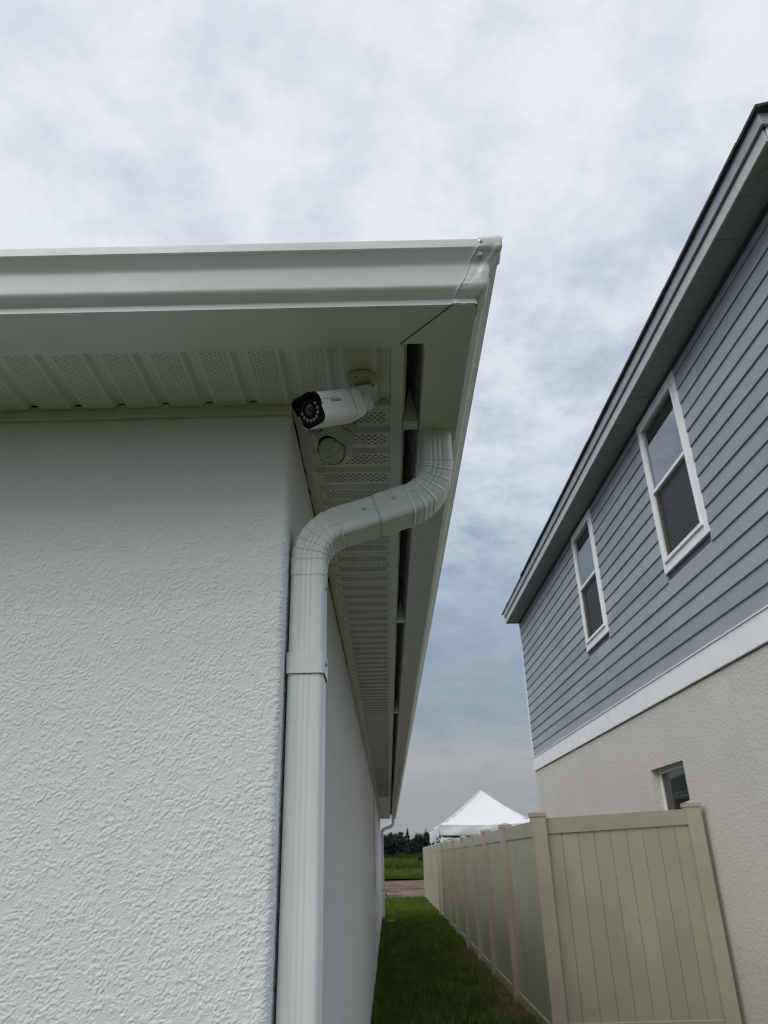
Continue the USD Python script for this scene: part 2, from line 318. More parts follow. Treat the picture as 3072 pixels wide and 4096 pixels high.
# roof: a hip roof whose eave sits in the gutters
ex0, ex1, ey0, ey1, zr = -9.3, .135, 1.205, FAR + .25, 1.10
rx = (ex0 + ex1) / 2; dz = (ex1 - ex0) / 2 * .42; hy = (ex1 - ex0) / 2
rv = [(ex0, ey0, zr), (ex1, ey0, zr), (ex1, ey1, zr), (ex0, ey1, zr), (rx, ey0 + hy, zr + dz), (rx, ey1 - hy, zr + dz)]
obj('roof', trimesh.Trimesh(rv, [[0, 1, 4], [1, 2, 5], [1, 5, 4], [2, 3, 5], [3, 0, 4], [3, 4, 5], [0, 3, 2], [0, 2, 1]], process=False), ROOF, house)
# fascia boards behind the gutters
obj('fascia', [box(-9.2, .040, 1.246, 1.262, 1.012, 1.098), box(.052, .066, 1.262, FAR + .2, 1.012, 1.098)], TRIM, house)
# soffit
sof = part('soffit', house)
XS0, XS1 = WX, .030                       # side soffit runs between these
YS0, YS1 = 1.262, 1.484                   # front soffit
PW = .1062
def panel_profile(d=.012):
    return [(0, d), (.006, d), (.0165, 0), (PW - .0165, 0), (PW - .006, d), (PW, d), (PW, d + .003), (0, d + .003)]
def louvres(u0, v0, v1, rows, pitch, run):
    """Small punched vents of a panel: (u, v) centres; u across the panel, v along it."""
    out = []; n = int((v1 - v0) / run)
    for k in range(rows):
        off = run / 2 if k % 2 else 0
        for i in range(n):
            v = v0 + run * (i + .35) + off
            if v < v1 - .006: out.append((u0 + k * pitch, v))
    return out
def scoop(u, v, along_x, ln=.0075, h=.0026, wd=.0042):
    """A little hood hanging under the soffit, closed behind, open towards -u; and its dark opening."""
    z = ZS - .0004
    a = [(u - wd / 2, v - ln / 2, z), (u - wd / 2, v + ln / 2, z), (u - wd / 2, v - ln * .36, z - h), (u - wd / 2, v + ln * .36, z - h), (u + wd / 2, v - ln / 2, z), (u + wd / 2, v + ln / 2, z), (u + wd / 4, v, z - h * .75)]
    f = [[0, 2, 4], [2, 6, 4], [2, 3, 6], [3, 5, 6], [3, 1, 5], [4, 6, 5]]
    dk = [(u - wd / 2 - .0003, v - ln * .42, z), (u - wd / 2 - .0003, v + ln * .42, z), (u - wd / 2 - .0003, v + ln * .32, z - h * .9), (u - wd / 2 - .0003, v - ln * .32, z - h * .9)]
    g = [[0, 1, 2], [0, 2, 3]]
    if along_x:
        sw = lambda q: [(b, a_, c) for a_, b, c in q]
        return sw(a), f, sw(dk), g
    return a, f, dk, g
def collect(items):
    V, Fc, V2, F2 = [], [], [], []
    for a, f, d, g in items:
        Fc += [[i + len(V) for i in t] for t in f]; V += a
        F2 += [[i + len(V2) for i in t] for t in g]; V2 += d
    return trimesh.Trimesh(V, Fc, process=False), trimesh.Trimesh(V2, F2, process=False)
items = []
x = -.093
k = 0
while x > -9:                             # front: ribs run towards the wall
    x -= PW
    if x + PW > .03: continue
    prof = [(x + a, ZS + b) for a, b in panel_profile()]
    if k < 12: obj('soffit_panel', ex(prof, 'y', YS0, YS1 - .001), SOFFIT, sof)
    elif k == 12: rest = [ex([(x + a, ZS + b) for a, b in panel_profile()], 'y', YS0, YS1)]
    else: rest.append(ex(prof, 'y', YS0, YS1))
    if k < 12:
        for u, v in louvres(x + .027, YS0 + .002, YS1, 6, .0104, .0135): items.append(scoop(u, v, False, ln=.0085, h=.0022, wd=.0050))
    k += 1
xa = -.093                                # the last panels before the corner, then the side run
for xx in (-.093, .0132):
    prof = [(xx + a, ZS + b) for a, b in panel_profile() if xx + a < .036]
    if xx > 0: prof = [(xx, ZS + .012), (xx + .006, ZS + .012), (.0285, ZS + .004), (.0285, ZS + .015), (xx, ZS + .015)]
    obj('soffit_panel', ex(prof, 'y', YS0, YS1 + (.0 if xx < 0 else .0)), SOFFIT, sof)
    if xx < 0:
        for u, v in louvres(xx + .027, YS0 + .002, YS1, 6, .0104, .0135): items.append(scoop(u, v, False, ln=.0085, h=.0022, wd=.0050))
rest_side, y, k = [], 1.500, 0
while y < FAR + .15:
    prof = [(y + a, ZS + b) for a, b in panel_profile()]
    m = ex(prof, 'x', XS0 + .005, XS1)
    if k < 60: obj('soffit_panel', m, SOFFIT, sof)
    else: rest_side.append(m)
    if k < 120:
        for u, v in louvres(y + .030, XS0 + .05, XS1 - .004, 5 if k < 40 else 3, .0104 if k < 40 else .02, .0165): items.append(scoop(u, v, True, ln=.0080, h=.0021, wd=.0046))
    y += PW; k += 1
obj('soffit_panels_beyond', rest + rest_side, SOFFIT, sof, kind='stuff', label='more of the perforated soffit, too far along to tell panels apart')
hoods, holes = collect(items)
obj('louvre_hoods', hoods, SOFFIT, sof, kind='stuff', label='small punched vent hoods of the soffit')
obj('louvre_openings', holes, DARKHOLE, sof, kind='stuff', label='dark slits of the soffit vents')
# trims: receiving channels along the walls, a strip along the outer edges
obj('wall_channel', cbox(-9, -.618, 1.4865, 1.4985, ZS - .0255, ZS + .012, .002), TRIM, sof)
obj('wall_channel', [cbox(-.640, WX + .004, 1.4850, 1.4968, ZS - .0235, ZS + .012, .002), hull([(-.640, 1.485, ZS - .0235), (-.640, 1.497, ZS - .0235), (-.628, 1.485, ZS - .030), (-.616, 1.497, ZS - .0235), (-.616, 1.485, ZS - .0235)])], TRIM, sof)
obj('wall_channel', cbox(WX + .001, WX + .032, 1.512, FAR + .2, ZS - .006, ZS + .012, .002), TRIM, sof)
obj('cross_channel', cbox(-.190, .030, 1.484, 1.500, ZS - .010, ZS + .013, .002), TRIM, sof)
obj('outer_strip', cbox(.0295, .060, 1.262, FAR + .2, ZS - .008, ZS + .014, .002), TRIM, sof)
obj('front_strip', cbox(-9, .050, 1.243, 1.2635, ZS - .009, ZS + .012, .002), TRIM, sof)
obj('end_closure', box(WX, .06, FAR + .2, FAR + .215, ZS - .01, 1.09), TRIM, sof)
gy = np.arange(1.506, 4.2, .012)
obj('caulk_gap', tube(np.stack([WX + .0022 + .0012 * meshkit.noise(np.stack([gy * 40, 0 * gy, 0 * gy], -1), 2), gy, ZS - .0075 - .004 * meshkit.noise(np.stack([gy * 23, 0 * gy + 5, 0 * gy], -1), 3)], -1), .0006 + .0022 * np.clip(meshkit.noise(np.stack([gy * 30, 0 * gy, 0 * gy + 9], -1), 4) - .15, .1, 1), 6), DARKHOLE, sof)
obj('attic_deck', [box(-9, .050, 1.264, 1.50, 1.03, 1.035), box(WX, .050, 1.50, FAR, 1.03, 1.035)], DARKHOLE, sof)

# ------------------------------------------------------------------ gutter of the near house
gut = part('gutter', house)
GB, XB, YB, XI, YI = .985, .198, 1.124, .102, 1.241
PROF = np.array([(0, 0), (0, .0135), (.0016, .0148), (.0045, .0163), (.0165, .0235), (.0200, .0268), (.0216, .0300), (.0224, .0335), (.0262, .0720), (.0272, .0760), (.0292, .0795), (.0325, .0835), (.0440, .0950), (.0485, .0980), (.0510, .1010), (.0520, .1180), (.0510, .1212), (.0480, .1225), (.036, .1225), (.036, .1160)])
def inset(pr, t):
    """The profile moved inwards by t, for the sheet's thickness."""
    d = np.gradient(pr, axis=0); n = np.stack([-d[:, 1], d[:, 0]], -1); n /= np.linalg.norm(n, axis=1, keepdims=True) + 1e-12
    return pr + n * t
PRI = inset(PROF, .0012)
def xseam(h): return np.interp(h, [0, .0135, .02, .036, .055, .083, .095, .100, .118], [.150, .1545, .160, .172, .180, .189, .199, .2065, .207])
def run(section, end0, end1, to3):
    """Closed section ring swept between two end positions that depend on the section's offset."""
    ring0 = np.array([to3(o, h, end0(o)) for o, h in section]); ring1 = np.array([to3(o, h, end1(o)) for o, h in section])
    return loft([ring0, ring1], True, True)
BW_F, BW_S = YI - YB, XB - XI
def section(bw):
    outer = np.vstack([[(-bw, .112), (-bw, .004), (-bw + .002, 0), (-.0015, 0)], PROF])
    inner = np.vstack([[(-bw + .0012, .112), (-bw + .0012, .004), (-bw + .0025, .0012), (-.0015, .0012)], PRI])
    return np.vstack([outer, inner[::-1]])
# bottoms slant along the mitre, from (x=.052, y=YI) to the seam
sec = section(BW_F)
front_end = lambda o: XB + o - .0015 if o >= -.0016 else .150 + (.052 - .150) * (-o / BW_F)
obj('front_gutter', run(sec, lambda o: -9.2, front_end, lambda o, h, e: (e, YB - o, GB + h)), ALU, gut, smooth=28)
ys0 = YB + .055
obj('side_gutter', run(section(BW_S), lambda o: (YI + .012 if o < -.0016 else YB - o + .0015), lambda o: FAR + .25, lambda o, h, e: (XB + o, e, GB + h)), ALU, gut, smooth=28)
obj('gutter_end_cap', box(XI, XB + .05, FAR + .25, FAR + .252, GB, GB + .12), ALU, gut)
# the wrapped mitre strip over the corner: dented sheet, slightly proud
def corner_sheet():
    pr = []
    for a, b in zip(PROF[:-1], PROF[1:]):
        n = max(1, int(np.hypot(*(b - a)) / .0018)); pr += [a + (b - a) * t for t in np.arange(n) / n]
    pr = np.array(pr + [PROF[-1]])
    ns, V = 34, []
    dr = inset(pr, -.0030)
    for o, h in dr:
        oc = max(o, 0)
        row = []
        x0 = float(xseam(h)); xc, yc = XB + o, YB - o
        y1 = yc + .040 + .012 * math.sin(h * 70)
        rr = .007
        for t in np.linspace(0, 1, ns):        # front leg, rounded edge, side leg
            if t < .62:
                q = np.array([x0 + (xc - rr - x0) * t / .62, yc, GB + h])
            elif t < .76:
                g = (t - .62) / .14 * math.pi / 2
                q = np.array([xc - rr + rr * math.sin(g), yc + rr - rr * math.cos(g), GB + h])
            else:
                q = np.array([xc, yc + rr + (y1 - yc - rr) * (t - .76) / .24, GB + h])
            row.append(q)
        V.append(row)
    V = np.array(V); h = V[..., 2] - GB
    tt = np.linspace(0, 1, ns)[None, :]
    nz = meshkit.fbm(V * np.array([38, 38, 30.0]), 3, 11) - .5
    fade = np.clip(tt / .12, 0, 1)
    wave = .0060 * nz * fade
    # creases near the lower seam and a long dent down the edge
    wave += .0020 * np.sin((h - .018) * 620) * np.exp(-((h - .026) / .010) ** 2) * np.exp(-tt * 5)
    wave += .0045 * np.exp(-((tt - .52) / .13) ** 2) * np.exp(-((h - .062) / .020) ** 2)
    wave -= .0050 * np.exp(-((tt - .40) / .14) ** 2) * np.exp(-((h - .090) / .013) ** 2)
    nrm = np.where(tt < .7, 1, 0)
    V[..., 1] -= wave * nrm; V[..., 0] += wave * np.where(tt >= .62, 1, 0)
    top = h > .118
    V[..., 2] += np.where(top, .009 * tt ** 2, 0)
    edge = np.stack([V[:, 0, :], V[:, 0, :] + [-.0004, .0034, 0]], 1)
    rim = V[:, 0, :] + [.0004, -.0003, 0]; rim2 = V[8:, -1, :] + [-.0008, 0, 0]
    return [loft(V, False), loft(edge, False), tube(rim, .0011, 6), tube(rim2, .0010, 6)]
obj('mitre_strip', corner_sheet(), ALU, gut, smooth=50, label='dented sheet wrapped over the gutter corner')
cut = [(.0525, YI), (.1495, YB + .002), (.152, YB - .0018), (XB - .006, YB - .0018), (XB + .0015, YB + .006), (XB + .0015, YB + .056), (XB + .0005, YB + .058), (XB - .0005, YI + .02), (XI - .001, YI + .02), (XI - .001, YI + .0075), (XI - .003, YI + .003), (XI - .0075, YI + .0008)]
obj('mitre_bottom', ex(cut, 'z', GB - .0014, GB - .0002), ALU, gut)
def screw(o, N, r=.0042, hexa=True, flange=True):
    N = np.asarray(N, float); N /= np.linalg.norm(N); X = np.cross(N, [.3, .2, .93]); X /= np.linalg.norm(X); Y = np.cross(N, X)
    ms = [revolve([(r * 1.35, -.0005), (r * 1.35, .0006), (r * 1.2, .0011), (0, .0011)], o, X, Y, N, 16)] if flange else []
    ms.append(revolve([(r, 0), (r, .0032), (r * .8, .0042), (0, .0042)] if hexa else [(r * 1.25, 0), (r * 1.15, .0014), (r * .6, .0024), (0, .0026)], o, X, Y, N, 6 if hexa else 14))
    ms.append(frame_mesh(box(-r * .75, r * .75, -.0005, .0005, .0042, .0046), o, X, Y, N))
    return trimesh.util.concatenate(ms)
def pix(px, py, axis, val):
    d = FWD + (px - 1536) / F * RIGHT - (py - 2048) / F * UP
    return d * val / d[axis]
obj('screw', screw((.2095, YB - .0552, GB + .1115), (0, -1, .05), .0036, False), STEEL, gut)
obj('screw', screw((.2075, YB - .0420, GB + .0885), (0, -1, -.35), .0044), STEEL, gut)
obj('mitre_seam', ex([(.0500, YI), (.0520, YI), (.1520, YB - .0005), (.1500, YB - .0005)], 'z', GB - .0019, GB - .0012), DARKHOLE, gut)
obj('screw', screw((XB + .0335, YB + .012, GB + .084), (1, -.3, -.3), .0042), STEEL, gut)
# wedges that hold the side gutter off the fascia
for yy in (1.555, 3.25, 5.6):
    obj('gutter_wedge', hull([(.062, yy, GB + .004), (.099, yy, GB + .004), (.080, yy - .004, GB + .104), (.062, yy + .03, GB - .001), (.099, yy + .03, GB - .001), (.080, yy + .02, GB + .104)]), ALU, gut)

# ------------------------------------------------------------------ downspouts
def rrect(a, b, r, n=7):
    p = []
    for cx, cy, s in ((a / 2 - r, b / 2 - r, 0), (-a / 2 + r, b / 2 - r, 1), (-a / 2 + r, -b / 2 + r, 2), (a / 2 - r, -b / 2 + r, 3)):
        for t in np.linspace(0, math.pi / 2, n): p.append((cx + r * math.cos(t + s * math.pi / 2), cy + r * math.sin(t + s * math.pi / 2)))
    p = np.array(p); q = []
    for i in range(len(p)):                    # subdivide the long sides for flutes
        c, d = p[i], p[(i + 1) % len(p)]; m = max(1, int(np.hypot(*(d - c)) / .0016))
        q += [c + (d - c) * t for t in np.arange(m) / m]
    return np.array(q)
A_, B_ = .0785, .102
RING = rrect(A_, B_, .013)
def fluted(amp=1.0, scale=1.0):
    p = RING.copy(); r = np.zeros(len(p)); nx = np.zeros((len(p), 2))
    front = np.abs(np.abs(p[:, 1]) - B_ / 2) < 1e-6
    side = np.abs(np.abs(p[:, 0]) - A_ / 2) < 1e-6
    u = p[:, 0]; v = p[:, 1]
    groove = lambda t, c, w: np.exp(-((t - c) / w) ** 2)
    dn = np.zeros(len(p))
    for c in (-.0115, 0.0, .0115): dn += front * -.0020 * groove(u, c, .0026)
    for c in np.linspace(-.030, .030, 6): dn += side * -.0016 * groove(v, c, .0022)
    d = np.where(front[:, None], np.stack([0 * u, np.sign(v)], -1), np.where(side[:, None], np.stack([np.sign(u), 0 * v], -1), p / np.linalg.norm(p, axis=1, keepdims=True)))
    return p * scale + d * dn[:, None] * amp, d
def pipe_path(x_wall, x_out, z_top, z_mid, yc, R1=.105, R2=.112, slope=.324):
    """Centre line in the plane y = yc: outlet at the gutter, bend, sloping run, bend, drop along the wall. Returns (points, tangents, arclength) pieces."""
    th = math.atan(slope); turn = math.pi / 2 - th
    zi1 = z_mid; zi2 = z_mid + slope * (x_out - x_wall)
    T1, T2 = R1 * math.tan(turn / 2), R2 * math.tan(turn / 2)
    d = np.array([-math.cos(th), -math.sin(th)])
    up = [np.array([x_out, z]) for z in np.linspace(z_top, zi2 + T2, 14)]
    c2 = np.array([x_out - R2, zi2 + T2]); bend2 = [c2 + R2 * np.array([math.cos(a), -math.sin(a)]) for a in np.linspace(0, turn, 90)]
    s1 = bend2[-1]; c1 = np.array([x_wall + R1, zi1 - T1]); bend1 = [c1 + R1 * np.array([-math.sin(a), math.cos(a)]) for a in np.linspace(-0 + (math.pi / 2 - turn) * 0 + 0, 0, 1)]
    a0, a1 = math.pi / 2 - turn, math.pi / 2
    bend1 = [c1 + R1 * np.array([-math.cos(a), math.sin(a)]) for a in np.linspace(turn, 0, 90)]
    mid = [s1 + (bend1[0] - s1) * t for t in np.linspace(0, 1, 12)]
    return up, bend2, mid, bend1
def sweep(P, yc, crimps, amp, sc=1.0, taper=None, lean=None):
    P = np.array(P); keep = np.r_[True, np.linalg.norm(np.diff(P, axis=0), axis=1) > 1e-6]; P = P[keep]
    t = np.gradient(P, axis=0); t /= np.linalg.norm(t, axis=1, keepdims=True); nrm = np.stack([-t[:, 1], t[:, 0]], -1)     # left of travel
    s = np.r_[0, np.cumsum(np.linalg.norm(np.diff(P, axis=0), axis=1))]
    base, d = fluted(amp); rings = []
    for k in range(len(P)):
        e = 0.0; local = 0.0
        for c in crimps:
            q = s[k] - c
            e += .0023 * math.exp(-(q / .0018) ** 2) - .0012 * math.exp(-((q + .005) / .0035) ** 2)
        q_ = lean(P[k]) if lean else 1.0
        f = sc if taper is None else sc * taper(s[k] / s[-1])
        ring = base * f + d * e
        # in-plane axis: +u = right of travel going down
        rings.append(np.stack([P[k, 0] + ring[:, 0] * nrm[k, 0], yc + ring[:, 1], P[k, 1] + ring[:, 0] * nrm[k, 1]], -1) * q_)
    return rings, s
def downspout(x_wall, x_out, z_top, z_mid, yc, z_bot, fine=True, label=None, stand=1.0):
    lean = lambda P: 1.0 + (stand - 1.0) * float(np.clip((x_out - P[0] - .02) / (x_out - x_wall - .04), 0, 1))
    ds = part('downspout', house); tag(ds, label)
    up, b2, mid, b1 = pipe_path(x_wall, x_out, z_top, z_mid, yc)
    cut_ = 5
    top = up + b2[1:] + mid[1:cut_ + 1]
    s_up = z_top - up[-1][1]; lb2 = np.sum(np.linalg.norm(np.diff(np.array(b2), axis=0), axis=1))
    rings, s = sweep(top, yc, [s_up + lb2 * q for q in np.linspace(.02, .98, 7)], 1.0, 1.028, lean=lean)
    obj('elbow', loft(rings, True), PIPE, ds, smooth=40)
    low = [P for P in mid[cut_ - 1:]]
    low = [low[0] + (low[-1] - low[0]) * t for t in np.linspace(0, 1, 20)] + b1[1:] + [b1[-1] + np.array([0, -q]) for q in np.linspace(.004, .040, 8)]
    s_mid = np.linalg.norm(low[19] - low[0]); lb1 = np.sum(np.linalg.norm(np.diff(np.array(b1), axis=0), axis=1))
    rings, s = sweep(low, yc, [s_mid + lb1 * q for q in np.linspace(.03, .99, 7)], 1.0, .985, lambda q: 1.0 + .04 * q, lean)
    obj('elbow', loft(rings, True), PIPE, ds, smooth=40)
    base, _ = fluted(.42)
    z0 = low[-1][1] + .012
    obj('pipe', loft([np.stack([x_wall * stand + base[:, 0] * stand, (yc + base[:, 1]) * stand, np.full(len(base), z)], -1) for z in (z0 * stand, z_bot + .12)], True), PIPE, ds, smooth=40)
    x_wall, yc = x_wall * stand, yc * stand
    # shoe at the foot
    shoe = [np.array([x_wall, z_bot + .125]) + np.array([.085 * (1 - math.cos(a)), -.085 * math.sin(a)]) for a in np.linspace(0, 1.15, 24)]
    shoe += [shoe[-1] + np.array([.10 * math.sin(1.15), -.10 * math.cos(1.15) * .3]) * q for q in (.5, 1)]
    rings, s = sweep(shoe, yc, [.02, .035, .05, .065], .8, 1.01)
    obj('shoe', loft(rings, True), PIPE, ds, smooth=40)
    for zz in ((.392 * stand, -.9) if fine else (.30, -.9)):
        bb = rrect(A_ + .0045, B_ + .0045, .013)
        st = loft([np.stack([x_wall + bb[:, 0] * q, yc + bb[:, 1] * q, np.full(len(bb), z)], -1) for z, q in ((zz - .0225, .985), (zz - .0225, 1.0), (zz + .0225, 1.0), (zz + .0225, .985))], True)
        fl = [cbox(WX, WX + .0018, yc + sgn * (B_ / 2 + .016) - .016, yc + sgn * (B_ / 2 + .016) + .016, zz - .0225, zz + .0225, .0006) for sgn in (-1, 1)]
        obj('strap', [st] + fl[1:], PIPE, ds, smooth=30)
        obj('screw', screw((x_wall + A_ / 2 + .0035, yc - .03, zz), (1, 0, 0)), STEEL, ds)
    return ds, mid, yc
YC = 1.590 + B_ / 2
ds, mid, _ = downspout(-.1745, .1445, .990, .716, YC, GZ, True, 'large downspout at the near corner with crimped elbows', .966)
th = math.atan(.324); nup = np.array([-math.sin(th), math.cos(th)])
for px, py in ((1100 + 593 / 1.659, 1300 + 1213 / 1.659), (1100 + 790 / 1.659, 1300 + 1143 / 1.659), (1100 + 1060 / 1.659, 1300 + 687 / 1.659)):
    yq = 1.590 * (1 - .034 * min(1, max(0, (.1245 - pix(px, py, 1, 1.59)[0]) / .279)))
    obj('screw', screw(pix(px, py, 1, yq - .001), (0, -1, 0)), STEEL, ds)
obj('screw', screw(((-.1745 + A_ / 2) * .966 + .001, YC * .966 - .02, .555), (1, 0, 0)), STEEL, ds)
downspout(-.1745, .150, .988, .70, FAR + .06, GZ, False, 'downspout at the far end of the house')
# splash pad and hose at the far end
sb = thing('splash_block', 'low pale concrete splash block under the far downspout', 'splash block', (.0, FAR, GZ))
obj('slab', cbox(-.14, .16, FAR - .1, FAR + .25, GZ, GZ + .05, .01), CONCRETE, sb)
obj('rim', [cbox(-.14, .16, FAR - .13, FAR - .1, GZ, GZ + .085, .008), cbox(-.14, .16, FAR + .25, FAR + .28, GZ, GZ + .085, .008)], CONCRETE, sb)
hb = part('hose_tap', house)
obj('valve', [tube([(WX, FAR - .5, -.79), (WX + .09, FAR - .5, -.80), (WX + .12, FAR - .5, -.86)], [.014, .014, .016], 10), tube([(WX + .07, FAR - .5, -.795), (WX + .07, FAR - .5, -.735)], .008, 8)], BRASS, hb, smooth=40)
obj('wheel', revolve([(.010, 0), (.032, .002), (.034, .006), (.032, .010), (.010, .012)], (WX + .07, FAR - .5, -.737), E1, E2, E3, 12), BRASS, hb)
hz = thing('garden_hose', 'thin dark hose hanging from the tap at the far house corner down to the grass', 'hose', (WX + .3, FAR - .5, GZ))
q0, q3 = np.array([WX + .12, FAR - .5, -.86]), np.array([.30, FAR - .9, GZ + .03])
tt = np.linspace(0, 1, 24)[:, None]
obj('hose', tube(((1 - tt) ** 3) * q0 + 3 * tt * (1 - tt) ** 2 * (q0 + [.06, 0, -.10]) + 3 * tt ** 2 * (1 - tt) * (q3 + [-.12, .1, .30]) + tt ** 3 * q3, .010, 8), RUBBER, hz, smooth=True)
obj('collar', tube([q0 + [-.005, 0, .01], q0 + [.012, 0, -.05]], [.019, .015], 10), BRASS, hz, smooth=40)

# ------------------------------------------------------------------ bullet camera under the soffit
bc = np.array([-.1430, 1.2879, .8504]); bw = np.array([.74719, -.66443, .01569]); bh = np.array([.34875, .37187, -.86029]); bb_ = np.array([.56576, .64827, .50958])
bh = np.cross(bb_, bw); S, BL = .0685, .150
cam_t = thing('bullet_camera', 'white bullet security camera with black lens face hanging from the soffit', 'security camera', (-.037, 1.38, .995))
def squircle(s, r, n=10): return rrect(s, s, r, n)
def ring3(s, r, zb, n=10):
    q = rrect0(s, r, n); return bc + q[:, :1] * bw + q[:, 1:] * bh + zb * bb_
def rrect0(s, r, n):
    p = []
    for cx, cy_, k in ((s / 2 - r, s / 2 - r, 0), (-s / 2 + r, s / 2 - r, 1), (-s / 2 + r, -s / 2 + r, 2), (s / 2 - r, -s / 2 + r, 3)):
        for t in np.linspace(0, math.pi / 2, n): p.append((cx + r * math.cos(t + k * math.pi / 2), cy_ + r * math.sin(t + k * math.pi / 2)))
    return np.array(p)
RC = .017
sl = .112
obj('body', loft([ring3(S - .006, RC - .002, .004), ring3(S - .0015, RC, .000), ring3(S, RC, .0016), ring3(S, RC, sl - .001), ring3(S - .0016, RC, sl), ring3(S - .0016, RC, sl + .0012), ring3(S, RC, sl + .0022), ring3(S * .995, RC, BL - .004), ring3(S * .97, RC, BL - .0005), ring3(S * .93, RC * .95, BL)], True, True), WHITEPL, cam_t, smooth=32)
obj('seam', loft([ring3(S - .0006, RC, sl - .0002), ring3(S - .0006, RC, sl + .0012)], True), BLACKPL, cam_t)
obj('front_plate', loft([ring3(S - .0052, RC - .002, -.0012), ring3(S - .0052, RC - .002, .004)], True, True), BLACKPL, cam_t)
# black hood: over the top and partway down both sides, proud of the face
hq = rrect0(S + .001, RC, 12)
sel = [i for i in range(len(hq)) if hq[i, 1] < -.004]
ordr = sorted(sel, key=lambda i: math.atan2(hq[i, 0], -hq[i, 1]))
hp = np.array([hq[i] for i in ordr]); hp = np.vstack([[hp[0][0], -.002], hp, [hp[-1][0], -.002]])
def hood_ring(sc, zf): return bc + (hp * sc)[:, :1] * bw + (hp * sc)[:, 1:] * bh + np.asarray(zf)[:, None] * bb_
tz = np.abs(np.linspace(-1, 1, len(hp)))
outer_f = -.013 + .009 * tz ** 3
hood = loft([hood_ring(1.0, np.full(len(hp), .0035)), hood_ring(1.012, np.full(len(hp), .0030)), hood_ring(1.012, outer_f), hood_ring(.955, outer_f), hood_ring(.955, np.full(len(hp), .0035))], False)
obj('hood', hood, BLACKPL, cam_t, smooth=35)
def on_face(u, v, zb): return bc + u * bw + v * bh + zb * bb_
NF = -bb_
obj('lens_ring', revolve([(.0160, 0), (.0160, .0022), (.0140, .0030), (.0128, .0012), (.0128, 0)], on_face(0, -.003, -.0014), bw, -bh, NF, 36), BLACKPL, cam_t, smooth=30)
obj('lens', revolve([(.0127, .0), (.0127, .0008), (.0100, .0026), (.006, .0036), (0, .0040)], on_face(0, -.003, -.0014), bw, -bh, NF, 32), LENS, cam_t, smooth=True)
for a in np.radians([8, 34, 60, 84, 107, 131, 156, -20, 182]):
    c = on_face(.0222 * math.cos(a), -.002 + .0222 * math.sin(a), -.0013)
    obj('led', revolve([(.0040, 0), (.0038, .0008), (.0026, .0016), (0, .0020)], c, bw, -bh, NF, 14), LED, cam_t, smooth=True)
obj('sensor', revolve([(.0016, 0), (.0014, .0008), (0, .0011)], on_face(-.006, -.0215, -.0013), bw, -bh, NF, 12), LED, cam_t, smooth=True)
# printed name on the side, and a thin moulded line
txt = meshkit.text_mesh('Reolink', .0074, .0003)
sc_x = .0325 / (txt.bounds[1][0] - txt.bounds[0][0]); txt.vertices[:, 0] *= sc_x
obj('printed_name', frame_mesh(txt, bc + bw * (S / 2 + .0001) + bb_ * .036 + bh * -.0035, bb_, -bh, bw), INK, cam_t)
obj('moulded_line', frame_mesh(box(.004, .058, -.0002, .0003, -.0001, .0003), bc + bw * (S / 2) + bh * -.0118, bb_, -bh, bw), INK, cam_t)
obj('screw_hole', revolve([(.0010, -.001), (.0010, .0003), (0, .0003)], bc + bw * (S / 2) + bb_ * .092 + bh * .0225, bb_, -bh, bw, 10), INK, cam_t)
# mounting base and arm
dc = np.array([-.037, 1.381, .9955])
base = m3.Manifold.cylinder(.0095, .0335, .0360, 48).translate((0, 0, -.0095))
for a in np.radians([200, 118, 62, 338]):
    base = base - m3.Manifold.cylinder(.02, .0033, .0033, 16).translate((.0265 * math.cos(a), .0265 * math.sin(a) * 1.0, -.015))
base = base - m3.Manifold.cylinder(.004, .020, .020, 40).translate((0, 0, -.0108))
obj('mount_base', frame_mesh(tm(base), dc, E1, -E2, E3), CREAMPL, cam_t, smooth=30)
obj('mount_hole_backing', revolve([(.033, -.004), (.033, -.0035), (0, -.0035)], dc, E1, E2, E3, 24), DARKHOLE, cam_t)
obj('screw', screw(dc + [.0265 * math.cos(math.radians(62)), -.0265 * math.sin(math.radians(62)), -.0045], (0, 0, -1), .0028, False), STEEL, cam_t)
rear = bc + bb_ * BL
e0 = dc + [.004, .012, -.008]
arm = [e0, e0 + [.003, .012, -.02], e0 + [.010, .020, -.045], rear + bb_ * .028 + bw * .013 + bh * -.004, rear + bb_ * .012 + bw * .004 + bh * .004]
arm = np.array(arm); tpar = np.linspace(0, 4, 24); arm_s = np.stack([np.interp(tpar, range(5), arm[:, k]) for k in range(3)], -1)
for _ in range(4): arm_s[1:-1] = (arm_s[:-2] + arm_s[1:-1] * 2 + arm_s[2:]) / 4
obj('arm', tube(arm_s, np.interp(np.linspace(0, 1, 24), [0, .3, .7, 1], [.0180, .0140, .0145, .0160]), 24), WHITEPL, cam_t, smooth=True)
obj('knuckle', revolve([(.0, -.014), (.012, -.012), (.0165, -.008), (.017, 0), (.0165, .007), (.013, .010), (0, .011)], rear + bb_ * .010 + bw * .002 + bh * .003, bw, -bh, bb_, 28), WHITEPL, cam_t, smooth=40)

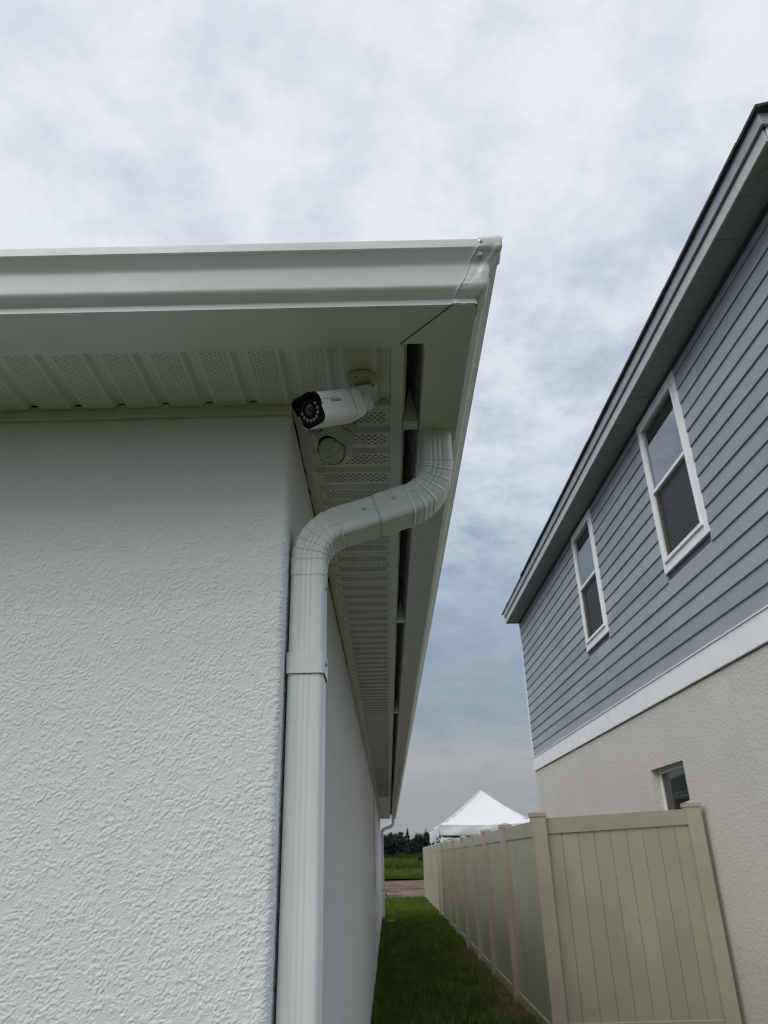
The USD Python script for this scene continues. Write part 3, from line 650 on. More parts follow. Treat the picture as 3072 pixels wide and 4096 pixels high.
# ------------------------------------------------------------------ round camera behind it
tc = np.array([-.112, 1.604, .948])
tur = thing('dome_camera', 'cream round security camera with a ball eye under the soffit, behind the bullet camera', 'security camera', (tc[0], tc[1], .995))
look = np.array([-.42, -.62, -.66]); look /= np.linalg.norm(look)
lx = np.cross(look, E3); lx /= np.linalg.norm(lx); ly = np.cross(lx, look)
shell = m3.Manifold.sphere(.0455, 96).translate(tuple(tc))
neck = m3.Manifold.hull(m3.Manifold.cylinder(.003, .052, .052, 72).translate((tc[0] + .0, tc[1] - .018, .990)) + m3.Manifold.sphere(.0440, 64).translate((tc[0], tc[1] - .010, .960)))
shell = shell + neck
opening = m3.Manifold.sphere(.0405, 80).translate(tuple(tc + look * .016))
cone = frame_mesh(tm(m3.Manifold.cylinder(.06, .0350, .0440, 64)), tc + look * .008, lx, ly, look)
cone_m = m3.Manifold(m3.Mesh(np.asarray(cone.vertices, np.float32), np.asarray(cone.faces, np.uint32)))
if cone_m.volume() < 0: cone_m = m3.Manifold(m3.Mesh(np.asarray(cone.vertices, np.float32), np.asarray(cone.faces[:, ::-1], np.uint32)))
shell = shell - cone_m - opening
obj('housing', tm(shell), CREAMPL, tur, smooth=35)
obj('gap', tm(m3.Manifold.sphere(.0365, 48).translate(tuple(tc + look * .006))), DARKHOLE, tur, smooth=True)
eyec = tc + look * .0125 + ly * -.0030 + lx * .0010
obj('eyeball', tm(m3.Manifold.sphere(.0366, 72).translate(tuple(eyec))), CREAMPL, tur, smooth=True)
# camera-facing direction of the ball for the grille
gd = -eyec / np.linalg.norm(eyec); gx = np.cross(gd, E3); gx /= np.linalg.norm(gx); gy = np.cross(gx, gd)
gx = -gx
def on_ball(a, b, r=.0379):
    v = gd * math.sqrt(max(0, 1 - a * a - b * b)) + gx * a + gy * b; return eyec + v * r, v
for i, j in [(i, j) for i in range(-3, 4) for j in range(-3, 4)]:
    a, b = -.30 + (i + .5 * (j % 2)) * .075, -.02 + j * .068
    if (a + .30) ** 2 + (b + .02) ** 2 < .04:
        c, N = on_ball(a, b); X = np.cross(N, E3); X /= np.linalg.norm(X)
        obj('speaker_hole', revolve([(.00052, -.0004), (.00052, .00012), (0, .00012)], c, X, np.cross(N, X), N, 8), INK, tur)
for a, b, rr in ((-.02, .18, .0017), (-.55, -.16, .0014)):
    c, N = on_ball(a, b); X = np.cross(N, E3); X /= np.linalg.norm(X)
    obj('small_hole', revolve([(rr, -.0004), (rr, .00015), (0, .00015)], c, X, np.cross(N, X), N, 12), INK, tur)
seam = [on_ball(a, b, .0379)[0] for a, b in ((.62, .35), (.50, .12), (.36, -.08), (.18, -.26), (-.05, -.40), (-.30, -.48), (-.5, -.5))]
seam = np.array(seam); sm = np.stack([np.interp(np.linspace(0, 6, 30), range(7), seam[:, k]) for k in range(3)], -1)
for _ in range(6): sm[1:-1] = (sm[:-2] + 2 * sm[1:-1] + sm[2:]) / 4
sm = eyec + (sm - eyec) / np.linalg.norm(sm - eyec, axis=1, keepdims=True) * .0378
obj('seam', tube(sm, .00035, 6), INK, tur)
def curved_text(t, h, centre, R, ang0, z, up):
    """Lettering laid round a vertical cylinder."""
    m = meshkit.text_mesh(t, h, .0003); v = m.vertices
    a = ang0 + v[:, 0] / R; rr = R + v[:, 2]
    m.vertices = np.stack([centre[0] + rr * np.cos(a), centre[1] + rr * np.sin(a), z + v[:, 1] * up], -1); return m
obj('printed_name', curved_text('Reolink', .0056, (tc[0], tc[1] - .014), .0487, math.radians(-62), .9665, 1), INK, tur)
obj('printed_mark', curved_text('4UAC', .0058, (tc[0], tc[1] - .014), .0487, math.radians(-150), .9650, 1), INK, tur)

# ------------------------------------------------------------------ the neighbouring house
NA = math.radians(.66)
def nb(m):
    """From the neighbour's own axes (X out of its side wall along -x, y along it) to the scene: turned a little about (3.2, 7.5)."""
    m = tm(m).copy(); v = m.vertices; x, y = v[:, 0] - 3.2, v[:, 1] - 7.5
    m.vertices = np.stack([3.2 + x * math.cos(NA) - y * math.sin(NA), 7.5 + x * math.sin(NA) + y * math.cos(NA), v[:, 2]], -1); return m
NX, NY0, NY1 = 3.2, 4.02, 16.02
nh = thing('two_storey_house', 'two storey house with beige stucco below and blue grey lap siding above, on the right', 'house', (8, 10, GZ))
BT, BB, NZ = 1.805, 1.553, 4.755
win_spec = [(6.48, 7.69, 2.79, 4.705), (9.93, 11.09, 2.79, 4.705)]
gw = (8.25, 9.27, -.15, .876)
def win_holes(m, wins, d=.5, g=0.0):
    for a, b, c, e in wins: m = m - m3.Manifold.cube((2 * d, b - a - 2 * g, e - c - 2 * g)).translate((NX - d, a + g, c + g))
    return m
core = m3.Manifold.cube((9.0, NY1 - NY0, BB - .012 - GZ + .3)).translate((NX, NY0, GZ - .3))
core = core - m3.Manifold.cube((.14, gw[1] - gw[0], gw[3] - gw[2])).translate((NX - .01, gw[0], gw[2]))
core = core - m3.Manifold.cube((.9, gw[1] - gw[0] - .06, gw[3] - gw[2] - .06)).translate((NX + .05, gw[0] + .03, gw[2] + .03))
obj('stucco_wall', nb(tm(core)), BEIGE, nh)
upper = m3.Manifold.cube((9.0 - .012, NY1 - NY0 - .02, NZ + .02 - BB)).translate((NX + .012, NY0 + .01, BB))
for a, b, c, e in win_spec: upper = upper - m3.Manifold.cube((.8, b - a - .20, e - c - .20)).translate((NX - .01, a + .10, c + .10))
obj('upper_wall', nb(tm(upper)), ROOM, nh)
obj('band_board', nb(cbox(NX - .028, NX + .02, NY0 - .028, NY1 + .028, BB, BT - .004, .003)), WHITETRIM, nh)
obj('band_cap', nb(cbox(NX - .040, NX + .02, NY0 - .04, NY1 + .04, BT - .004, BT + .012, .003)), WHITETRIM, nh)
obj('corner_board', nb(cbox(NX - .022, NX + .02, NY1 - .05, NY1 + .022, BT + .012, NZ, .003)), WHITETRIM, nh)
# lap siding: each board a piece of its own, butt joints staggered, cut round the windows
NB = 17; EXPO = (NZ + .04 - (BT + .012)) / NB
for i in range(NB):
    z0 = BT + .012 + i * EXPO; z1 = min(z0 + EXPO + .012, NZ + .02)
    spans = [(NY0 + .02, NY1 - .052)]
    for a, b, c, e in win_spec:
        if z1 > c + .02 and z0 < e - .02: spans = [s for lo, hi in spans for s in ((lo, min(hi, a + .015)), (max(lo, b - .015), hi)) if s[1] - s[0] > .01]
    fixed = []
    for lo, hi in spans:
        lo2, hi2 = max(lo, NY0 + .02), min(hi, NY1 - .052)
        j = NY0 + .02 + (1.1 + 1.37 * i) % 3.66
        cuts = [lo2] + [q for q in np.arange(j, NY1, 3.66) if lo2 + .15 < q < hi2 - .15] + [hi2]
        fixed += list(zip(cuts[:-1], cuts[1:]))
    for lo, hi in fixed:
        t = .0008 * rng.standard_normal()
        prof = [(NX + .0125, z0 - .001), (NX - .0195 + t, z0), (NX - .0205 + t, z0 + .005), (NX - .0025 + t, z1), (NX + .0125, z1)]
        obj('siding_board', nb(ex(prof, 'y', lo + .0012, hi - .0012)), SIDING, nh)
for i in range(NB):                      # the same siding round on the front
    z0 = BT + .012 + i * EXPO; z1 = min(z0 + EXPO + .012, NZ + .02); j = NX + .06
    for lo, hi in ((j, j + 1.2 + (1.37 * i) % 2.4), (j + 1.2 + (1.37 * i) % 2.4, j + 5.0 + (1.1 * i) % 1.6), (j + 5.0 + (1.1 * i) % 1.6, NX + 8.95)):
        obj('siding_board', nb(ex([(NY0 + .012, z0 - .001), (NY0 - .0195, z0), (NY0 - .0205, z0 + .005), (NY0 - .0025, z1), (NY0 + .012, z1)], 'x', lo + .001, hi - .001)), SIDING, nh)
obj('corner_board', nb(cbox(NX - .022, NX + .058, NY0 - .024, NY0 + .018, BT + .012, NZ, .003)), WHITETRIM, nh)
def window(a, b, c, e, name, slats=True, label=None):
    w = part(name, nh); tag(w, label)
    cw = .092; ia, ib, ic, ie = a + cw, b - cw, c + cw * 1.25, e - cw
    px_ = NX - .025
    for nm, bx in (('casing', cbox(px_, NX + .012, a, b, ie, e, .003)), ('casing', cbox(px_, NX + .012, a, b, c, ic, .003)), ('casing', cbox(px_ + .0015, NX + .012, a, ia, ic, ie, .003)), ('casing', cbox(px_ + .0015, NX + .012, ib, b, ic, ie, .003))):
        obj(nm, nb(bx), WHITETRIM, w)
    f = .036
    obj('frame', [nb(cbox(px_ - .014, NX + .04, ia, ib, ie - f, ie - .0005, .003)), nb(cbox(px_ - .022, NX + .04, ia - .012, ib + .012, ic - .012, ic + f - .006, .003)), nb(cbox(px_ - .0125, NX + .04, ia + .0005, ia + f, ic + f - .006, ie - f, .003)), nb(cbox(px_ - .0125, NX + .04, ib - f, ib - .0005, ic + f - .006, ie - f, .003))], WHITETRIM, w)
    mz = (ic + ie) / 2
    obj('meeting_rail', nb(cbox(px_ - .006, NX + .035, ia + f, ib - f, mz - .024, mz + .020, .003)), WHITETRIM, w)
    obj('pane', nb(glass_sheet(NX - .004, ia + f - .002, ib - f + .002, mz + .018, ie - f + .002)), GLASS_UP, w, label='upper pane')
    obj('pane', nb(glass_sheet(NX + .024, ia + f - .002, ib - f + .002, ic + f - .008, mz - .022)), GLASS, w, label='lower pane')
    obj('screen', nb(glass_sheet(NX - .001, ia + f, ib - f, ic + f - .006, mz - .024)), SCREENM, w)
    obj('screen_frame', [nb(cbox(NX - .012, NX + .004, ia + f, ia + f + .02, ic + f - .004, mz - .026, .002)), nb(cbox(NX - .012, NX + .004, ib - f - .02, ib - f, ic + f - .004, mz - .026, .002)), nb(cbox(NX - .012, NX + .004, ia + f + .02, ib - f - .02, ic + f - .004, ic + f + .014, .002)), nb(cbox(NX - .012, NX + .004, ia + f + .02, ib - f - .02, mz - .044, mz - .026, .002))], SCREEN_FRAME, w)
    if slats:
        z = ic + .05
        while z < ie - .09:
            dy = .15 if z > 0 else 0
            obj('blind_slat', nb(hull([(NX + q1, yv, z + q2) for yv in (ia + .13, ib - .02) for q1, q2 in ((.048, 0), (.064, .041), (.0495, -.001), (.0655, .040))])), BLIND, w)
            z += .047
window(*win_spec[0], 'window', True, 'nearer upstairs window')
window(*win_spec[1], 'window', True, 'farther upstairs window')
w = part('window', nh); tag(w, 'small recessed ground floor window above the fence')
a, b, c, e = gw; f = .05; gx0 = NX + .088
obj('frame', [nb(cbox(gx0, gx0 + .04, a, b, e - f, e, .004)), nb(cbox(gx0, gx0 + .04, a, b, c, c + f, .004)), nb(cbox(gx0 + .001, gx0 + .04, a, a + f, c + f, e - f, .004)), nb(cbox(gx0 + .001, gx0 + .04, b - f, b, c + f, e - f, .004))], WHITETRIM, w)
obj('pane', nb(glass_sheet(gx0 + .02, a + f - .002, b - f + .002, c + f, e - f + .002)), GLASS, w)
obj('curtain', nb(box(gx0 + .30, gx0 + .305, a + .03, b - .03, c + .03, e - .09)), plain('green_dark_curtain', (.10, .15, .12), .9, .1), w)
# soffit, fascia and roof edge
OH = .295
for k, yy in enumerate(np.arange(NY0 - .24, NY1, .452)):
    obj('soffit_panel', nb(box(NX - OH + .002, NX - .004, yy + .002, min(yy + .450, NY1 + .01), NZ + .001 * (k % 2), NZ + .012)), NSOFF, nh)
obj('frieze', nb(box(NX - .030, NX - .0035, NY0, NY1, NZ - .042, NZ - .001)), plain('painted_eave_shade', (.07, .075, .08), .7, .2), nh)  # top siding strip, its near-black colour painting in the shadow under the eave
for yy, rr in ((4.03, .085), (7.13, .075)):
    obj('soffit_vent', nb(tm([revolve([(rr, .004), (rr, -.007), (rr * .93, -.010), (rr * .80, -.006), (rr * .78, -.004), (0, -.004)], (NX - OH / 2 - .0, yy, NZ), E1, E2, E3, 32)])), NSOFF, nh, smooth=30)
obj('fascia', nb(cbox(NX - OH - .018, NX - OH, NY0 - .30, NY1 + .05, NZ - .008, NZ + .118, .002)), plain('light_fascia', (.43, .445, .44), .5, .4), nh)
obj('drip_fascia', [nb(cbox(NX - OH - .044, NX - OH - .0185, NY0 - .325, NY1 + .05, NZ + .124, NZ + .250, .003))], FASCIA_G, nh)
obj('fascia', nb(cbox(NX - OH, NX + 9, NY0 - .318, NY0 - .30, NZ - .008, NZ + .118, .002)), WHITETRIM, nh)
obj('drip_fascia', nb(cbox(NX - OH - .0435, NX + 9, NY0 - .344, NY0 - .3185, NZ + .124, NZ + .2495, .003)), FASCIA_G, nh)
obj('eave_return', nb(box(NX - OH - .018, NX + .02, NY1 + .051, NY1 + .065, NZ - .008, NZ + .20)), NSOFF, nh)
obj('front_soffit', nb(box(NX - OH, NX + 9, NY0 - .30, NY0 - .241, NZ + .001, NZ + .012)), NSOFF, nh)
yy = NY0 - .385; k = 0
while yy < NY1 + .05:
    ln = .325; bump_ = .006 * rng.random(); thick = .020 if yy > 13.4 else .034
    o = (.012 if yy > 13.4 else .026) + bump_
    obj('shingle', nb(hull([(NX - OH - .046 - o, yy, NZ + .252), (NX - OH - .046 - o, yy + ln - .004, NZ + .252 + .004 * rng.random()), (NX - OH - .046 - o, yy, NZ + .252 + thick), (NX - OH - .046 - o, yy + ln - .004, NZ + .252 + thick), (NX - OH + .2, yy, NZ + .345), (NX - OH + .2, yy + ln - .004, NZ + .345), (NX - OH + .2, yy, NZ + .36 + thick * .3), (NX - OH + .2, yy + ln - .004, NZ + .36 + thick * .3)])), SHINGLE, nh)
    yy += ln; k += 1
ex0, ex1, ey0, ey1, zr = NX - OH - .06, NX + 9.3, NY0 - .39, NY1 + .06, NZ + .253
hh = (ey1 - ey0) / 2; ry = (ey0 + ey1) / 2; dz = hh * .42
rv = [(ex0, ey0, zr), (ex1, ey0, zr), (ex1, ey1, zr), (ex0, ey1, zr), (ex0 + hh * .6, ry, zr + dz * .7), (ex1 - hh * .6, ry, zr + dz * .7)]
obj('roof', nb(trimesh.Trimesh(rv, [[0, 1, 5], [0, 5, 4], [1, 2, 5], [2, 3, 4], [2, 4, 5], [3, 0, 4], [0, 3, 2], [0, 2, 1]], process=False)), ROOF, nh)

# ------------------------------------------------------------------ beige vinyl fence
FX, PWD, FY = 1.44, .138, 7.885
fence = thing('vinyl_fence', 'beige vinyl privacy fence running along the grass passage and turning to the right house', 'fence', (FX, 15, GZ))
def post(x0, y0, ztop, label=None):
    x1, y1 = x0 + PWD, y0 + PWD
    p = obj('post', cbox(x0, x1, y0, y1, GZ - .05, ztop - .045, .004), VINYL, fence, label=label)
    c = .008
    cap = tm([cbox(x0 - c, x1 + c, y0 - c, y1 + c, ztop - .055, ztop - .018, .003), hull([(x0 - c, y0 - c, ztop - .018), (x1 + c, y0 - c, ztop - .018), (x0 - c, y1 + c, ztop - .018), (x1 + c, y1 + c, ztop - .018), ((x0 + x1) / 2, (y0 + y1) / 2, ztop + .010)])])
    obj('cap', cap, VINYL, p)
posts_y = [10.16, 12.2, 13.95, 15.95, 18.2, 20.2, 22.15, 24.0, 25.9, 27.8, 29.7, 31.6, 33.5]
post(FX, FY, .388, 'corner post')
post(3.003, FY, .445, 'post against the right house')
for k, yy in enumerate(posts_y): post(FX, yy, .362 - .0022 * k)
def side_section(y0, y1, zt):
    s = part('section', fence)
    obj('rail', cbox(FX + .046, FX + .090, y0, y1, zt - .150, zt, .004), VINYL, s)
    obj('rail', cbox(FX + .046, FX + .090, y0, y1, GZ + .02, GZ + .145, .004), VINYL, s)
    n = max(1, round((y1 - y0) / .168)); ww = (y1 - y0) / n
    for i in range(n):
        obj('board', cbox(FX + .057 + .0006 * rng.random(), FX + .079, y0 + i * ww + .0008, y0 + (i + 1) * ww - .0008, GZ + .13, zt - .14, .003), VINYL, s)
prev = FY + PWD
for k, yy in enumerate(posts_y):
    side_section(prev, yy, .305 - .0022 * k); prev = yy + PWD
s = part('section', fence)
xa, xb = FX + PWD, 3.003
za, zb = .319, .374
def sloped(x0, x1, y0, y1, lo, hi):
    zz = lambda x: (x - xa) / (xb - xa) * (zb - za)
    return hull([(x, y, z + (zz(x) if abs(z) < 1 else .0)) for x in (x0, x1) for y in (y0, y1) for z in (lo, hi)])
obj('rail', sloped(xa, xb, FY + .040, FY + .096, za - .144, za), VINYL, s)
obj('rail', cbox(xa, xb, FY + .040, FY + .096, GZ + .045, GZ + .205, .004), VINYL, s)
x0 = xa; first = True
seams = [xa] + [1.7285 + .1615 * i for i in range(8)] + [xb]
for q0_, q1_ in zip(seams[:-1], seams[1:]):
    obj('board', sloped(q0_ + .0018, q1_ - .0018, FY + .054, FY + .078, GZ + .18, za - .135), VINYL, s)
obj('board_backing', sloped(xa, xb, FY + .0755, FY + .0775, GZ + .18, za - .14), SCREEN_FRAME, s)

# ------------------------------------------------------------------ white canopies behind the fence
def canopy(cx, cy_, half, ze, zp, val, name, label):
    t = thing(name, label, 'canopy tent', (cx, cy_, GZ))
    n = 20; V, Fc = [], []
    for side, (dx, dy) in enumerate(((0, -1), (1, 0), (0, 1), (-1, 0))):
        tx, ty = -dy, dx; base = len(V)
        for i in range(n + 1):
            u = i / n                                   # 0 at eave, 1 at the peak
            hz_ = ze + (zp - ze) * (u ** 1.22)
            for j in range(n + 1):
                v = (2 * j / n - 1) * (1 - u)
                sag = .05 * (1 - abs(2 * j / n - 1) ** 2) * math.sin(u * math.pi) + (.035 * (1 - (2 * j / n - 1) ** 2) if i == 0 else 0)
                wr = (.06 * (meshkit.noise(np.array([u * 6 + side, j * .16 + u * 4, cx]), 3) - .5) + .02 * math.sin(u * 34 + j * .5 + side)) * (1 - u) * min(1, 6 * u + .2)
                V.append((cx + dx * half * (1 - u) + tx * half * v, cy_ + dy * half * (1 - u) + ty * half * v, hz_ - sag + wr))
        for i in range(n):
            for j in range(n):
                a_ = base + i * (n + 1) + j; Fc += [[a_, a_ + 1, a_ + n + 2], [a_, a_ + n + 2, a_ + n + 1]]
    obj('roof', trimesh.Trimesh(V, Fc, process=False), CANVAS, t, smooth=40)
    for sx, sy_ in ((-1, -1), (1, -1), (1, 1), (-1, 1)):
        obj('hip_seam', tube([(cx + sx * half * (1 - u), cy_ + sy_ * half * (1 - u), ze + (zp - ze) * u ** 1.22 + .006) for u in np.linspace(0, .99, 14)], .016, 6), CANVAS, t, smooth=True)
    for dx, dy in ((0, -1), (1, 0), (0, 1), (-1, 0)):
        tx, ty = -dy, dx; rows = []
        for i in range(7):
            row = []
            for j in range(41):
                v = 2 * j / 40 - 1
                fold = .014 * math.sin(i * .9 + v * 3) * i / 6 + .010 * math.sin(v * 11 + i * .5)
                sag = .035 * (1 - v * v)
                row.append((cx + dx * (half + .004 + fold) + tx * half * v, cy_ + dy * (half + .004 + fold) + ty * half * v, ze - sag - val * i / 6))
            rows.append(row)
        obj('valance', loft(rows, False), CANVAS, t, smooth=True)
    for sx in (-1, 1):
        for sy_ in (-1, 1):
            obj('leg', cbox(cx + sx * (half - .05) - .02, cx + sx * (half - .05) + .02, cy_ + sy_ * (half - .05) - .02, cy_ + sy_ * (half - .05) + .02, GZ, ze - .05, .004), WHITETRIM, t)
    for (x0, y0), (x1, y1) in (((-1, -1), (1, -1)), ((1, -1), (1, 1)), ((1, 1), (-1, 1)), ((-1, 1), (-1, -1))):
        h2 = half - .06
        for q in range(2):
            for flip in (0, 1):
                a_ = np.array([cx + h2 * (x0 + (x1 - x0) * q / 2), cy_ + h2 * (y0 + (y1 - y0) * q / 2), ze - .12 - (.36 if flip else 0)])
                b2_ = np.array([cx + h2 * (x0 + (x1 - x0) * (q + 1) / 2), cy_ + h2 * (y0 + (y1 - y0) * (q + 1) / 2), ze - .12 - (0 if flip else .36)])
                obj('truss_bar', tube([a_, b2_], .014, 6), DARKMETAL, t)
canopy(3.19, 26.55, 1.56, .885, 1.985, .29, 'canopy_tent', 'white pop-up canopy tent with a pointed top rising behind the beige fence')
canopy(3.45, 34.6, 1.56, .965, 1.75, .42, 'canopy_tent', 'second white canopy, mostly hidden behind the larger tent, low at its left')

# ------------------------------------------------------------------ far trees and bushes
def leaf_cloud(n, centre, rad, size, seed, squash=(1, 1, 1), clumps=14):
    g = np.random.default_rng(seed); cl = g.standard_normal((clumps, 3)); cl /= np.linalg.norm(cl, axis=1, keepdims=True); cl *= g.random((clumps, 1)) ** .4
    pts = cl[g.integers(0, clumps, n)] * .78 + g.standard_normal((n, 3)) * .17
    pts = np.asarray(centre) + pts * np.asarray(rad) * np.asarray(squash)
    a = g.standard_normal((n, 3)); a /= np.linalg.norm(a, axis=1, keepdims=True); b = np.cross(a, g.standard_normal((n, 3))); b /= np.linalg.norm(b, axis=1, keepdims=True)
    s = size * (.6 + .8 * g.random((n, 1)))
    V = np.stack([pts - a * s, pts + b * s * .6, pts + a * s, pts - b * s * .6], 1).reshape(-1, 3); i = np.arange(n)[:, None] * 4
    return trimesh.Trimesh(V, np.vstack([i + [0, 1, 2], i + [0, 2, 3]]), process=False)
tree_spec = [(-7, 236, 9.0, 0), (-2.6, 229, 8.8, 0), (-.6, 226, 8.2, 0), (1.5, 231, 9.6, 0), (3.1, 228, 9.7, 0), (5.4, 224, 9.9, 1), (7.2, 233, 7.4, 0), (9.0, 227, 8.8, 0), (10.8, 230, 9.4, 0), (12.4, 226, 8.9, 0), (14.6, 232, 8.6, 0), (17.2, 229, 8.2, 0), (20.5, 235, 8.8, 1), (24, 231, 8.4, 0)]
tl = ['leftmost dark tree of the far tree line beside the white house', 'dark tree with a broad ragged crown at the left end of the far tree line', 'short bushy dark tree left in the far tree line', 'tall dark tree with a rounded crown left of the middle of the far tree line', 'dark tree with gaps of sky through its crown, left of the pointed tree',
      'pointed conical dark tree in the middle of the far tree line', 'low dark tree just right of the pointed conical tree', 'dark round tree right of the dip in the far tree line', 'tallest dark tree right of the dip in the far tree line', 'dark tree near the fence end of the far tree line', 'dark tree rising just over the far fence posts', 'dark tree behind the fence and canopies', 'conical dark tree hidden behind the canopies', 'rightmost dark tree behind the canopies']
for k, (x, y, h, con) in enumerate(tree_spec):
    h *= .86
    t = thing('conifer' if con else 'tree', tl[k], 'tree', (x, y, GZ), group='trees of the far tree line')
    g = np.random.default_rng(100 + k)
    trunk = [(x + .15 * g.standard_normal() * q, y, GZ + h * .92 * q) for q in np.linspace(0, 1, 7)]
    limbs = [tube(trunk, np.linspace(.22, .04, 7), 7)]
    for q in range(6):
        z0 = .35 + .09 * q; an = g.random() * 6.28
        limbs.append(tube([(x, y, GZ + h * z0), (x + math.cos(an) * .7, y + math.sin(an) * .7, GZ + h * (z0 + .06)), (x + math.cos(an) * 1.3, y + math.sin(an) * 1.3, GZ + h * (z0 + .13))], [.07, .05, .02], 5))
    obj('trunk', limbs, BARK, t)
    if con:
        ms = [leaf_cloud(260, (x, y, GZ + h * (.16 + .82 * q)), (1.75 * (1 - q) ** .8 + .10, 1.75 * (1 - q) ** .8 + .10, .65), .22, 300 + k * 20 + i, clumps=10) for i, q in enumerate(np.linspace(0, 1, 9))]
    else:
        ms = [leaf_cloud(2600, (x, y, GZ + h * .64), (2.2, 2.2, h * .34), .30, 300 + k, clumps=26), leaf_cloud(1400, (x, y, GZ + h * .25), (2.6, 2.6, h * .26), .32, 500 + k, clumps=14)]
    obj('crown', ms, PINE, t)
dw = obj('distant_wood', leaf_cloud(14000, (20, 250, GZ + 2.3), (70, 4, 3.0), .55, 77, clumps=220), PINE, label='dark mass of woodland filling in behind the single trees on the horizon', cat='wood', kind='stuff')
bush_spec = [(1.2, 150, 2.1, 1.9), (4.0, 176, 3.2, 2.0), (7.2, 168, 3.0, 2.2), (9.8, 121, 1.9, 2.6), (5.7, 116, 1.25, 2.3), (11.6, 182, 2.6, 4.0), (2.0, 197, 3.2, 2.6), (-1.2, 170, 2.2, 1.9), (8.6, 205, 3.5, 2.8), (6.9, 118, .8, 1.0), (.6, 131, 1.7, 1.5), (3.3, 128, 1.8, 1.2), (5.2, 136, 2.0, 1.7), (8.3, 127, 1.7, 1.6)]
bl = ['low green bush on the left of the field', 'wide low green bush in the middle of the far field', 'green bush in front of the pointed conifer', 'tall green bush by the end of the fence', 'dark upright bush standing alone near the front of the field', 'high light green bush just over the fence end', 'wide pale green thicket under the left trees', 'small bush at the edge of the white house', 'wide green thicket under the right trees', 'little bush beside the dark upright bush', 'dark low bush at the left end of the hedge row in the field', 'low bush just behind the puddle', 'dark bush right of the puddle in the hedge row', 'dark bush behind the upright bush in the hedge row']
for k, (x, y, rad, h) in enumerate(bush_spec):
    t = thing('bush', bl[k], 'bush', (x, y, GZ), group='bushes in the field')
    obj('foliage', leaf_cloud(1400, (x, y, GZ + h * .5), (rad, rad * .8, h * .55), .16, 900 + k, clumps=18), BUSH, t)
    obj('stem', [tube([(x + .2 * math.cos(a), y + .2 * math.sin(a), GZ), (x + rad * .4 * math.cos(a), y + rad * .4 * math.sin(a), GZ + h * .6)], [.04, .015], 5) for a in (0, 2.1, 4.2)], BARK, t)
def disc(cx, cy_, rx_, ry_, z, n=28):
    a = np.arange(n) * 2 * np.pi / n; rr = 1 + .2 * np.sin(a * 3 + 1)
    v = np.vstack([[cx, cy_, z], np.stack([cx + rx_ * rr * np.cos(a), cy_ + ry_ * rr * np.sin(a), np.full(n, z)], -1)])
    return trimesh.Trimesh(v, [[0, 1 + i, 1 + (i + 1) % n] for i in range(n)], process=False)

obj('puddle', disc(3.4, 108, 1.3, 2.6, GZ + .80), WATER, kind='structure')
# ------------------------------------------------------------------ grass
def instancer(name, protos, mat, pos, yaw, scale, which, **kw):
    path = numbered('/World/' + name)
    pi = UsdGeom.PointInstancer.Define(stage, path); tag(pi, **kw)
    targets = []
    for k, m in enumerate(protos):
        q = usdkit.mesh(stage, f'{path}/tuft_{k:03d}' if k else f'{path}/tuft', tm(m), mat); targets.append(q.GetPath())
    pi.CreatePrototypesRel().SetTargets(targets)
    pos = np.asarray(pos, float) + [0, 0, EYE]
    pi.CreatePositionsAttr(Vt.Vec3fArray.FromNumpy(pos.astype(np.float32)))
    q = np.stack([np.cos(yaw / 2), 0 * yaw, 0 * yaw, np.sin(yaw / 2)], -1)
    pi.CreateOrientationsAttr(Vt.QuathArray([Gf.Quath(float(a), 0, 0, float(d)) for a, b, c, d in q]))
    pi.CreateScalesAttr(Vt.Vec3fArray.FromNumpy(np.asarray(scale, np.float32)))
    pi.CreateProtoIndicesAttr(Vt.IntArray.FromNumpy(np.asarray(which, np.int32)))
def tuft(n, h, spread, wd, seed, lean=.5):
    g = np.random.default_rng(seed); V, Fc = [], []
    for _ in range(n):
        x, y = g.standard_normal(2) * spread; an = g.random() * 6.283; hh = h * (.5 + .7 * g.random()); ln = lean * hh * g.random()
        d = np.array([math.cos(an), math.sin(an), 0]); s = np.array([-d[1], d[0], 0]) * wd * (.7 + .6 * g.random())
        p = np.array([x, y, -.01]); b = len(V)
        V += [p - s, p + s, p + d * ln * .35 - s * .8 + E3 * hh * .6, p + d * ln * .35 + s * .8 + E3 * hh * .6, p + d * ln + E3 * hh]
        Fc += [[b, b + 1, b + 3], [b, b + 3, b + 2], [b + 2, b + 3, b + 4]]
    return trimesh.Trimesh(np.array(V), Fc, process=False)
g = np.random.default_rng(21)
n1 = 9000
yy = 8.3 + 26 * g.random(n1) ** 1.25; xx = -.205 + 1.74 * g.random(n1)
keep = ~((xx > 1.13 + .12 * np.sin(yy * 3.1)) & (yy < 16) & (g.random(n1) < .86)); xx, yy = xx[keep], yy[keep]
zz = GZ + .06 * (meshkit.fbm(np.stack([xx * 1.3, yy * 1.3, 0 * xx], -1), 4, 1) - .5)
sc = .75 + .6 * g.random(len(xx)); sc *= np.where(yy > 21, 1.25, 1.0)
instancer('grass', [tuft(26, .085, .035, .0022, 40 + k) for k in range(5)], GRASS, np.stack([xx, yy, zz], -1), g.random(len(xx)) * 6.28, np.stack([sc, sc, sc * (.8 + .5 * g.random(len(xx)))], -1), g.integers(0, 5, len(xx)),
          label='dark green unmown grass filling the narrow passage between house and fence', cat='grass', kind='stuff')
n5 = 420
yy = 8.6 + 22 * g.random(n5) ** 1.5; xx = WX + .05 + 1.55 * g.random(n5)
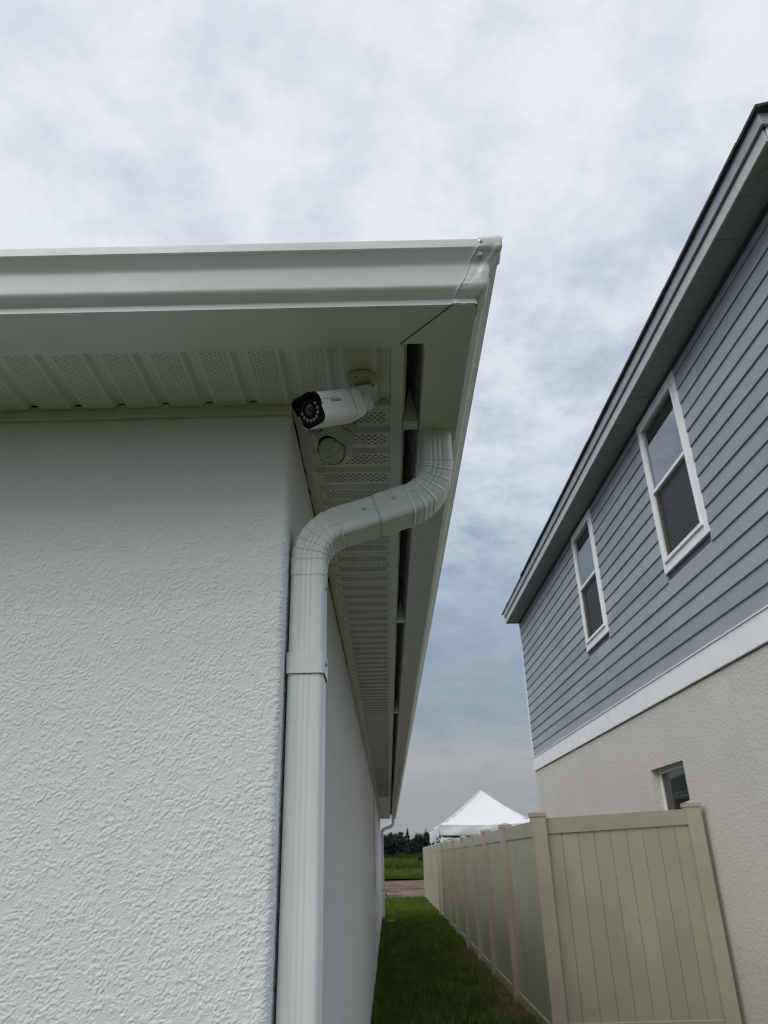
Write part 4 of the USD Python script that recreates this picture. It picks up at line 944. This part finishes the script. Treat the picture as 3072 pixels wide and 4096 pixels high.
instancer('weeds', [tuft(11, .15, .05, .0065, 160 + k, 1.1) for k in range(4)], WEED, np.stack([xx, yy, np.full(n5, GZ + .01)], -1), g.random(n5) * 6.28, np.ones((n5, 3)) * (.5 + .8 * g.random((n5, 1))), g.integers(0, 4, n5),
          label='coarser paler weeds scattered through the grass of the passage', cat='weeds', kind='stuff')
n4 = 520
yy = 8.6 + 14 * g.random(n4) ** 1.2; xx = WX + .02 + .07 * g.random(n4) ** 2
instancer('wall_grass', [tuft(18, .17, .025, .0024, 140 + k, .7) for k in range(3)], GRASS, np.stack([xx, yy, np.full(n4, GZ)], -1), g.random(n4) * 6.28, np.ones((n4, 3)) * (.6 + .8 * g.random((n4, 1))), g.integers(0, 3, n4),
          label='taller grass blades leaning on the foot of the white stucco wall', cat='grass', kind='stuff')
n2 = 700
xx = 1.08 + .40 * g.random(n2); yy = 8.2 + 9 * g.random(n2) ** 1.3
instancer('dry_grass', [tuft(14, .055, .05, .0018, 60 + k, 2.2) for k in range(3)], DRYGRASS, np.stack([xx, yy, np.full(n2, GZ + .01)], -1), g.random(n2) * 6.28, np.ones((n2, 3)) * (.7 + .7 * g.random((n2, 1))), g.integers(0, 3, n2),
          label='brown dead grass and clippings along the foot of the beige fence', cat='dry grass', kind='stuff')
n3 = 9000
xx = -14 + 42 * g.random(n3); yy = 62 + 140 * g.random(n3) ** 1.3
zz = GZ + .05 + .8 * (meshkit.fbm(np.stack([xx * .06, yy * .06, 0 * xx], -1), 4, 4) - .5)
pat = meshkit.fbm(np.stack([xx * .12, yy * .05, 0 * xx], -1), 3, 9)
sc = np.where(yy < 95, .45, .8 + 1.1 * np.clip((pat - .4) * 4, 0, 1))
instancer('field_grass', [tuft(40, .75, .30, .018, 80 + k, .6) for k in range(4)], FIELDG, np.stack([xx, yy, zz], -1), g.random(n3) * 6.28, np.stack([sc * 1.2, sc * 1.2, sc], -1), g.integers(0, 4, n3),
          label='rough tall grass of the open field beyond the dirt road', cat='grass', kind='stuff')
